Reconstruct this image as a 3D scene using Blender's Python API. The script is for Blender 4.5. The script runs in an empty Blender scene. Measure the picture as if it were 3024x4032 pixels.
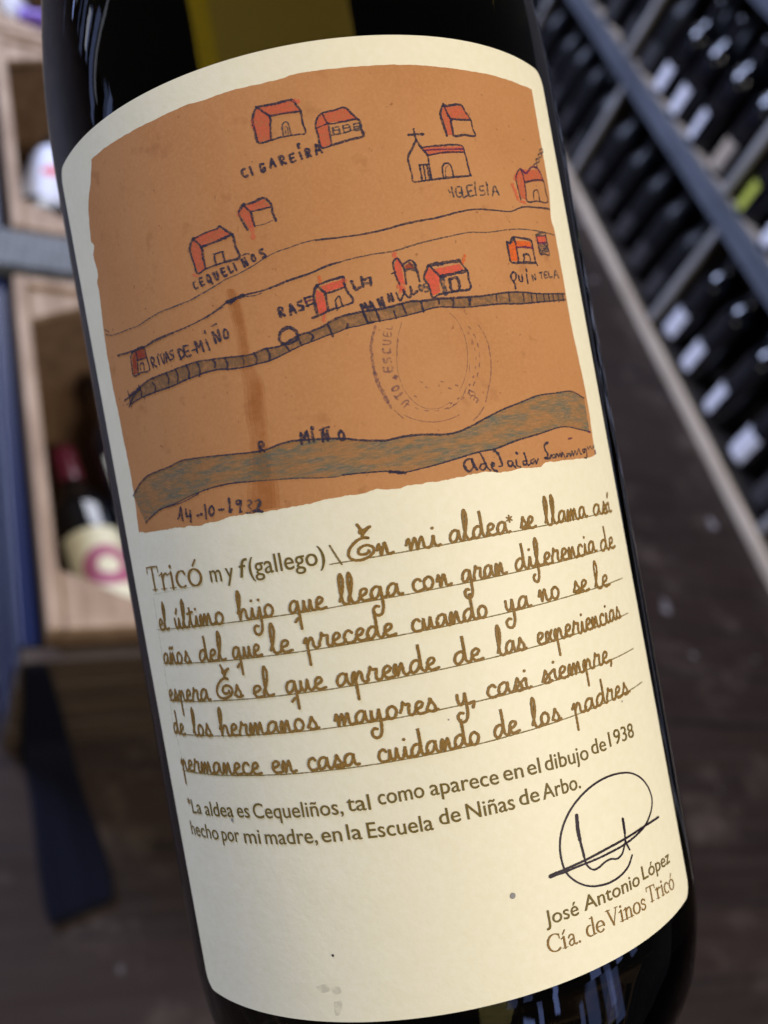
import bpy, math, random
import numpy as np
from mathutils import Matrix, Vector

S = bpy.context.scene
COL = S.collection
PI = math.pi
rnd = random.Random(7)

# ------------------------------------------------------------------ camera, world, lamps, exposure
cam_d = bpy.data.cameras.new('camera')
cam = bpy.data.objects.new('camera', cam_d)
COL.objects.link(cam)
cam.matrix_world = Matrix([[0.909188, -0.13243, -0.394765, 0.0], [-0.153939, 0.773999, -0.614189, 0.0], [0.386885, 0.619183, 0.683325, 0.93], [0, 0, 0, 1]])
cam_d.sensor_fit = 'HORIZONTAL'
cam_d.sensor_width = 36.0
cam_d.lens = 36.0 * 3566.93 / 3024.0
cam_d.clip_start = 0.01
cam_d.clip_end = 60
cam_d.dof.use_dof = True
cam_d.dof.focus_distance = 0.113
cam_d.dof.aperture_fstop = cam_d.lens / 1.9
S.camera = cam

world = bpy.data.worlds.new('World')
S.world = world
world.use_nodes = True
bg = world.node_tree.nodes['Background']
bg.inputs['Color'].default_value = (0.68, 0.70, 0.80, 1)
bg.inputs['Strength'].default_value = 0.035

def lamp(name, loc, target, sx, sy, watts, color):
    d = bpy.data.lights.new(name, 'AREA')
    d.shape = 'RECTANGLE'; d.size = sx; d.size_y = sy
    d.energy = watts; d.color = color
    o = bpy.data.objects.new(name, d); COL.objects.link(o)
    o.location = loc
    o.rotation_euler = (Vector(target) - Vector(loc)).to_track_quat('-Z', 'Y').to_euler()
    return o

BOT = (0.04, 0.07, 0.84)
# warm ceiling lamp over the photographer's right shoulder, an added soft fill to the left
lamp('ceiling_lamp', (0.88, -0.93, 2.2), BOT, 0.9, 0.5, 41, (1.0, 0.91, 0.76))
lamp('left_fill', (-1.6, -1.0, 0.9), BOT, 0.9, 0.9, 8.8, (1.0, 0.95, 0.80))
# daylight through the panes of the shop window behind the photographer
wr = random.Random(21)
for k in range(17):
    px, pz = 0.35 + 0.105*k + wr.uniform(-.06, .06), wr.uniform(0.98, 1.75)
    lamp('window_pane', (px, -1.9 + 0.45 * px, pz + 0.1), (0.0, 0.2, 0.7), wr.uniform(.05, .17), wr.uniform(.12, .42), wr.uniform(.05, .24), (0.34, 0.46, 1.0))
# lamps added at the far left to streak the glass
lr = random.Random(5)
for k in range(22):
    y = 0.35 + 0.135*k + lr.uniform(-.05, .05)
    lamp('streak_lamp', (-2.3, y, 0.42 + lr.uniform(-.1, .35)), (0.0, 0.4, 0.6), lr.uniform(.03, .09), lr.uniform(.3, .9), lr.uniform(.04, .2), (0.36, 0.47, 0.92) if k % 3 else (0.7, 0.75, 0.9))
for k in range(7):  # low lamps added near the floor to streak the glass with reflections
    lamp('streak_lamp', (-1.75 + 0.16*k, 2.0 + 0.17*k, 0.12 + lr.uniform(0, .25)), (0.0, 0.1, 0.8), lr.uniform(.02, .05), lr.uniform(.15, .4), lr.uniform(.006, .02), (0.40, 0.50, 0.95))
# daylight from the window at the far end of the aisle
lamp('far_window', (0.35, 4.7, 2.35), (0.2, 1.0, 0.0), 2.2, 1.3, 95, (0.84, 0.87, 1.0))
lamp('rack_fill', (-1.9, 2.6, 2.3), (1.3, 1.3, 0.2), 1.4, 1.0, 190, (0.56, 0.66, 1.0))  # added bluish fill that brightens the rack bottles

S.view_settings.view_transform = 'Standard'
S.view_settings.look = 'None'
S.view_settings.gamma = 1
S.view_settings.use_curve_mapping = False
S.view_settings.exposure = 0.0
S.cycles.use_denoising = True
S.cycles.max_bounces = 10
S.cycles.transmission_bounces = 8
S.cycles.caustics_refractive = False
S.cycles.caustics_reflective = False

# ------------------------------------------------------------------ materials
def mat(name, color, rough=0.6, **kw):
    m = bpy.data.materials.new(name); m.use_nodes = True
    b = m.node_tree.nodes['Principled BSDF']
    b.inputs['Base Color'].default_value = (*color, 1)
    b.inputs['Roughness'].default_value = rough
    for k, v in kw.items():
        b.inputs[k.replace('_', ' ')].default_value = v
    return m

def nodes(m):
    return m.node_tree.nodes, m.node_tree.links, m.node_tree.nodes['Principled BSDF']

def coords(m, scale=(1, 1, 1), kind='Object'):
    N, L, b = nodes(m)
    tc = N.new('ShaderNodeTexCoord'); mp = N.new('ShaderNodeMapping')
    mp.inputs['Scale'].default_value = scale
    L.new(tc.outputs[kind], mp.inputs['Vector'])
    return mp.outputs['Vector']

def noise(m, vec, scale, detail=4, rough=0.6):
    N, L, b = nodes(m)
    n = N.new('ShaderNodeTexNoise'); n.inputs['Scale'].default_value = scale
    n.inputs['Detail'].default_value = detail; n.inputs['Roughness'].default_value = rough
    L.new(vec, n.inputs['Vector'])
    return n.outputs['Fac']

def ramp(m, fac, stops):
    N, L, b = nodes(m)
    r = N.new('ShaderNodeValToRGB'); e = r.color_ramp.elements
    while len(e) < len(stops): e.new(0.5)
    for k, (p, c) in enumerate(stops):
        e[k].position = p; e[k].color = (*c, 1) if len(c) == 3 else c
    L.new(fac, r.inputs['Fac'])
    return r.outputs['Color']

def mixc(m, fac, a, b_, mode='MIX'):
    N, L, b = nodes(m)
    x = N.new('ShaderNodeMix'); x.data_type = 'RGBA'; x.blend_type = mode
    if hasattr(fac, 'node'): L.new(fac, x.inputs[0])
    else: x.inputs[0].default_value = fac
    for v, i in ((a, 6), (b_, 7)):
        if hasattr(v, 'node'): L.new(v, x.inputs[i])
        else: x.inputs[i].default_value = (*v, 1)
    return x.outputs[2]

def bump(m, height, strength, dist):
    N, L, b = nodes(m)
    bp = N.new('ShaderNodeBump'); bp.inputs['Strength'].default_value = strength
    bp.inputs['Distance'].default_value = dist
    L.new(height, bp.inputs['Height']); L.new(bp.outputs['Normal'], b.inputs['Normal'])

def setc(m, sock): 
    N, L, b = nodes(m); L.new(sock, b.inputs['Base Color'])

def alpha(m, sock):
    N, L, b = nodes(m); L.new(sock, b.inputs['Alpha'])

def g(v): return (v, v, v)

# label paper: cream, fine fibre grain
paper = mat('cream_paper', (0.80, 0.75, 0.58), 0.55, Specular_IOR_Level=0.35)
v = coords(paper)
setc(paper, mixc(paper, ramp(paper, noise(paper, v, 900, 5), [(0.35, g(0)), (0.65, g(1))]), (0.78, 0.735, 0.565), (0.81, 0.765, 0.61)))
N, L, b = nodes(paper)
mx = N.new('ShaderNodeMath'); mx.operation = 'MULTIPLY_ADD'; mx.inputs[1].default_value = 5.0
L.new(noise(paper, v, 95, 3, 0.5), mx.inputs[0]); L.new(noise(paper, v, 1500, 6, 0.7), mx.inputs[2])
bump(paper, mx.outputs[0], 0.38, 0.00009)

# the printed picture: old brown wrapping paper
tan = mat('brown_print', (0.45, 0.22, 0.10), 0.7, Specular_IOR_Level=0.2)
v = coords(tan)
n1 = noise(tan, v, 60, 4); n2 = noise(tan, v, 2300, 5, 0.75); n3 = noise(tan, v, 260, 3)
c = mixc(tan, ramp(tan, n1, [(0.35, g(0)), (0.68, g(1))]), (0.435, 0.194, 0.072), (0.48, 0.226, 0.090))
c = mixc(tan, ramp(tan, n2, [(0.44, g(0)), (0.80, g(0.6))]), c, (0.56, 0.28, 0.125))
c = mixc(tan, ramp(tan, n3, [(0.62, g(0)), (0.72, g(0.6))]), c, (0.36, 0.15, 0.055))
n4 = noise(tan, v, 1100, 2)
c = mixc(tan, ramp(tan, n4, [(0.70, g(0)), (0.76, g(0.75))]), c, (0.26, 0.10, 0.04))
setc(tan, c)
bump(tan, noise(tan, v, 1700, 4, 0.7), 0.28, 0.00008)

def ink_mat(name, col, lo, hi, scale=3200, rough=0.7):
    """printed pencil or crayon: opaque where the grain took it, gaps where it did not"""
    m = mat(name, col, rough, Specular_IOR_Level=0.15)
    v = coords(m)
    alpha(m, ramp(m, noise(m, v, scale, 3, 0.6), [(0.32, g(lo)), (0.60, g(hi))]))
    return m

INK = [ink_mat('navy_pencil', (0.034, 0.030, 0.060), 0.35, 0.95),
       ink_mat('grey_blue_pencil', (0.055, 0.055, 0.075), 0.12, 0.85),
       ink_mat('purple_pencil', (0.11, 0.022, 0.085), 0.35, 0.92),
       ink_mat('orange_crayon', (0.72, 0.13, 0.03), 0.2, 0.75),
       ink_mat('pink_crayon', (0.75, 0.12, 0.07), 0.12, 0.55)]
FILL = [ink_mat('red_crayon', (0.60, 0.125, 0.065), 0.32, 0.80, 2200),
        ink_mat('dark_red_crayon', (0.33, 0.05, 0.03), 0.35, 0.85, 2200),
        ink_mat('bright_red_crayon', (0.70, 0.105, 0.065), 0.42, 0.88, 2200),
        ink_mat('orange_roof_crayon', (0.70, 0.125, 0.025), 0.5, 0.93, 2200)]
STAMP = ink_mat('stamp_violet', (0.20, 0.10, 0.11), 0.05, 0.55, 2600)
FOLD = ink_mat('fold_stain', (0.43, 0.125, 0.016), 0.05, 0.15, 260)
RAIL = ink_mat('rail_wash', (0.19, 0.12, 0.07), 0.2, 0.62, 1400)
SMUDGE = ink_mat('grey_smudge', (0.30, 0.28, 0.25), 0.0, 0.22, 900)
RIVER = mat('river_wash', (0.2, 0.2, 0.15), 0.7, Specular_IOR_Level=0.15)
v = coords(RIVER, (1, 1, 5))
nr = noise(RIVER, v, 230, 4, 0.65)
setc(RIVER, ramp(RIVER, nr, [(0.40, (0.33, 0.19, 0.085)), (0.48, (0.20, 0.175, 0.10)), (0.58, (0.045, 0.150, 0.145))]))
alpha(RIVER, ramp(RIVER, noise(RIVER, v, 900, 4, 0.7), [(0.3, g(0.12)), (0.68, g(0.66))]))
BROWN = mat('ochre_ink', (0.215, 0.118, 0.026), 0.6, Specular_IOR_Level=0.2)
v = coords(BROWN)
setc(BROWN, mixc(BROWN, ramp(BROWN, noise(BROWN, v, 3500, 3), [(0.35, g(0)), (0.65, g(1))]), (0.195, 0.105, 0.021), (0.27, 0.155, 0.04)))
OLIVE = mat('olive_ink', (0.155, 0.105, 0.022), 0.6, Specular_IOR_Level=0.2)
RULE = ink_mat('thin_rule', (0.20, 0.135, 0.035), 0.45, 0.95, 3000)
FAINT = ink_mat('faint_guide', (0.42, 0.42, 0.30), 0.15, 0.6, 3000)
SIGN = mat('signature_ink', (0.016, 0.006, 0.018), 0.5, Specular_IOR_Level=0.2)

# bottle glass: dark olive, faintly wavy
glass = mat('dark_olive_glass', (0.30, 0.22, 0.035), 0.015, IOR=1.46)
glass.node_tree.nodes['Principled BSDF'].inputs['Transmission Weight'].default_value = 1.0
N, L, b = nodes(glass)      # the thick foot of the bottle lets far less through than the wall
tc = N.new('ShaderNodeTexCoord'); sx_ = N.new('ShaderNodeSeparateXYZ'); L.new(tc.outputs['Object'], sx_.inputs[0])
mr_ = N.new('ShaderNodeMapRange'); mr_.inputs['From Min'].default_value = -0.058; mr_.inputs['From Max'].default_value = -0.040
L.new(sx_.outputs['Z'], mr_.inputs['Value'])
setc(glass, mixc(glass, mr_.outputs['Result'], (0.020, 0.017, 0.010), (0.30, 0.22, 0.035)))
v = coords(glass, (1, 1, 0.10))
bump(glass, noise(glass, v, 130, 3, 0.5), 0.05, 0.0009)
glowsheet = mat('glow_strip_sheet', (0.6, 0.52, 0.3), 0.8)
yellowglow = mat('glow_edge_sheet', (0.7, 0.6, 0.1), 0.8)

def wood(name, a, b_, c_, sc=(6, 60, 60), rough=0.65, spec=0.3, bstr=0.2):
    m = mat(name, a, rough, Specular_IOR_Level=spec)
    v = coords(m, sc)
    n = noise(m, v, 1.0, 6, 0.65)
    setc(m, ramp(m, n, [(0.3, a), (0.52, b_), (0.72, c_)]))
    bump(m, n, bstr, 0.002)
    return m

pine = wood('pale_pine', (0.23, 0.145, 0.085), (0.37, 0.25, 0.16), (0.49, 0.355, 0.245), (55, 8, 55))
plinth_wood = wood('dark_plank', (0.034, 0.022, 0.015), (0.056, 0.038, 0.026), (0.080, 0.056, 0.040), (8, 8, 60))
pine_dark = wood('shaded_board', (0.10, 0.060, 0.034), (0.15, 0.088, 0.05), (0.19, 0.115, 0.066), (40, 6, 40))  # crate bottoms, colour darkened for the shade inside
crate_face = wood('shaded_crate_board', (0.13, 0.078, 0.046), (0.20, 0.125, 0.078), (0.26, 0.168, 0.108), (40, 6, 40))  # crate panels browned to carry the interior shade in their colour
navy_shade = mat('navy_shade', (0.004, 0.009, 0.045), 0.35, Specular_IOR_Level=0.3)  # bluish shade of the box sides, put into their colour
black_mask = mat('black_back_mask', (0.008, 0.008, 0.009), 0.8, Specular_IOR_Level=0.1)
cream_wood = wood('cream_rack_wood', (0.36, 0.28, 0.20), (0.50, 0.41, 0.31), (0.60, 0.50, 0.39), (30, 5, 30))
grey_wood = wood('blue_grey_board', (0.045, 0.052, 0.068), (0.075, 0.085, 0.108), (0.115, 0.127, 0.155), (20, 4, 20), 0.45, 0.5)
grey_div = wood('pale_grey_board', (0.16, 0.15, 0.145), (0.22, 0.21, 0.205), (0.30, 0.285, 0.275), (20, 20, 6))
rack_back = wood('dark_rack_board', (0.018, 0.015, 0.014), (0.03, 0.024, 0.02), (0.045, 0.036, 0.03), (20, 20, 6))
blackglass = mat('black_bottle_glass', (0.006, 0.006, 0.008), 0.04, IOR=1.5, Specular_IOR_Level=0.6)
dullglass = mat('dull_black_glass', (0.006, 0.006, 0.008), 0.4, Specular_IOR_Level=0.3)
CAPS = {'white': mat('white_foil', (0.74, 0.74, 0.78), 0.35), 'black': mat('black_foil', (0.012, 0.012, 0.016), 0.16, Specular_IOR_Level=0.8),
        'tan': mat('tan_foil', (0.34, 0.27, 0.21), 0.4), 'lime': mat('lime_foil', (0.40, 0.40, 0.05), 0.4),
        'burgundy': mat('burgundy_foil', (0.16, 0.022, 0.045), 0.3), 'violet': mat('violet_foil', (0.22, 0.12, 0.55), 0.35),
        'grey': mat('grey_foil', (0.16, 0.16, 0.19), 0.3)}
whitepaper = mat('white_label_paper', (0.64, 0.63, 0.68), 0.6)
creampaper = mat('cream_label_paper', (0.80, 0.74, 0.50), 0.7)
limepaper = mat('lime_label_paper', (0.42, 0.45, 0.06), 0.6)
tanpaper = mat('tan_label_paper', (0.36, 0.29, 0.22), 0.7)
darkpaper = mat('charcoal_label_paper', (0.03, 0.028, 0.03), 0.6)
redprint = mat('red_print', (0.62, 0.05, 0.06), 0.6)
plumprint = mat('plum_print', (0.42, 0.10, 0.17), 0.6)
galv = mat('galvanised_metal', (0.12, 0.13, 0.15), 0.5, Metallic=0.3)
v = coords(galv); setc(galv, ramp(galv, noise(galv, v, 55, 4), [(0.3, (0.07, 0.08, 0.095)), (0.7, (0.15, 0.165, 0.19))]))
N, L, b = nodes(galv)
vo = N.new('ShaderNodeTexVoronoi'); vo.inputs['Scale'].default_value = 95; vo.inputs['Randomness'].default_value = 0.15
L.new(v, vo.inputs['Vector'])
setc(galv, mixc(galv, ramp(galv, vo.outputs['Distance'], [(0.30, g(1)), (0.38, g(0))]), ramp(galv, noise(galv, v, 55, 4), [(0.3, (0.05, 0.055, 0.062)), (0.7, (0.11, 0.118, 0.13))]), (0.02, 0.02, 0.022)))
navy = mat('shadow_strip', (0.0055, 0.006, 0.011), 0.95, Specular_IOR_Level=0.05)  # near-black colour standing in for the shade beside the box

floor_m = mat('dark_plank_floor', (0.05, 0.035, 0.03), 0.55, Specular_IOR_Level=0.25)
v = coords(floor_m)
N, L, b = nodes(floor_m)
br = N.new('ShaderNodeTexBrick')
br.inputs['Scale'].default_value = 1.0; br.inputs['Brick Width'].default_value = 1.3; br.inputs['Row Height'].default_value = 0.085
br.inputs['Mortar Size'].default_value = 0.004; br.inputs['Mortar Smooth'].default_value = 0.3; br.offset = 0.37
br.inputs['Color1'].default_value = (0.011, 0.0055, 0.0043, 1); br.inputs['Color2'].default_value = (0.025, 0.0135, 0.0105, 1); br.inputs['Mortar'].default_value = (0.004, 0.003, 0.003, 1)
L.new(v, br.inputs['Vector'])
gr = noise(floor_m, coords(floor_m, (6, 60, 1)), 1.0, 5)
c = mixc(floor_m, ramp(floor_m, gr, [(0.3, g(0)), (0.7, g(1))]), br.outputs['Color'], (0.030, 0.020, 0.0165))
sc_ = noise(floor_m, v, 9, 5, 0.7)
c = mixc(floor_m, ramp(floor_m, sc_, [(0.54, g(0)), (0.72, g(0.6))]), c, (0.095, 0.072, 0.058))
fl_ = noise(floor_m, v, 20, 2, 0.4)
c = mixc(floor_m, ramp(floor_m, fl_, [(0.71, g(0)), (0.77, g(0.7))]), c, (0.34, 0.32, 0.34))
setc(floor_m, c)
bump(floor_m, gr, 0.3, 0.003)

# ------------------------------------------------------------------ object helpers
def tag(o, label=None, cat=None, group=None, kind=None):
    if label: o['label'] = label
    if cat: o['category'] = cat
    if group: o['group'] = group
    if kind: o['kind'] = kind
    return o

def empty(name, label, cat, group=None):
    o = bpy.data.objects.new(name, None); COL.objects.link(o)
    o.empty_display_size = 0.02
    return tag(o, label, cat, group)

class MB:
    def __init__(self): self.v = []; self.f = []; self.mi = []
    def add(self, vs, fs, mi=0):
        o = len(self.v); self.v += [tuple(p) for p in vs]
        for f in fs: self.f.append(tuple(i + o for i in f)); self.mi.append(mi)
    def box(self, c, s, mi=0, rot=0.0):
        x, y, z = (k / 2 for k in s); ca, sa = math.cos(rot), math.sin(rot)
        vs = []
        for dx, dy, dz in ((-x,-y,-z),(x,-y,-z),(x,y,-z),(-x,y,-z),(-x,-y,z),(x,-y,z),(x,y,z),(-x,y,z)):
            vs.append((c[0] + dx*ca - dy*sa, c[1] + dx*sa + dy*ca, c[2] + dz))
        self.add(vs, [(0,3,2,1),(4,5,6,7),(0,1,5,4),(1,2,6,5),(2,3,7,6),(3,0,4,7)], mi)
    def lathe(self, prof, n=40, mi=0, a0=0.0, a1=2*PI):
        """prof: (r, z) list, around z"""
        full = abs(a1 - a0 - 2*PI) < 1e-6
        cols = n if full else n + 1
        vs = [(r*math.cos(a0+(a1-a0)*k/n), r*math.sin(a0+(a1-a0)*k/n), z) for r, z in prof for k in range(cols)]
        fs = []
        for i in range(len(prof)-1):
            for k in range(n):
                k2 = (k+1) % cols
                fs.append((i*cols+k, i*cols+k2, (i+1)*cols+k2, (i+1)*cols+k))
        self.add(vs, fs, mi)
    def build(self, name, mats, parent=None, smooth=False, bevel=0):
        me = bpy.data.meshes.new(name); me.from_pydata(self.v, [], self.f)
        mats = mats if isinstance(mats, (list, tuple)) else [mats]
        for m in mats: me.materials.append(m)
        if len(mats) > 1: me.polygons.foreach_set('material_index', self.mi)
        if smooth: me.polygons.foreach_set('use_smooth', [True]*len(me.polygons))
        me.update()
        o = bpy.data.objects.new(name, me); COL.objects.link(o)
        if parent: o.parent = parent
        if bevel:
            md = o.modifiers.new('bevel', 'BEVEL'); md.width = bevel; md.segments = 2; md.limit_method = 'ANGLE'
        return o

def copy_tree(o, parent=None):
    c = o.copy(); COL.objects.link(c)
    if parent: c.parent = parent
    for ch in list(o.children): copy_tree(ch, c)
    return c

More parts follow.
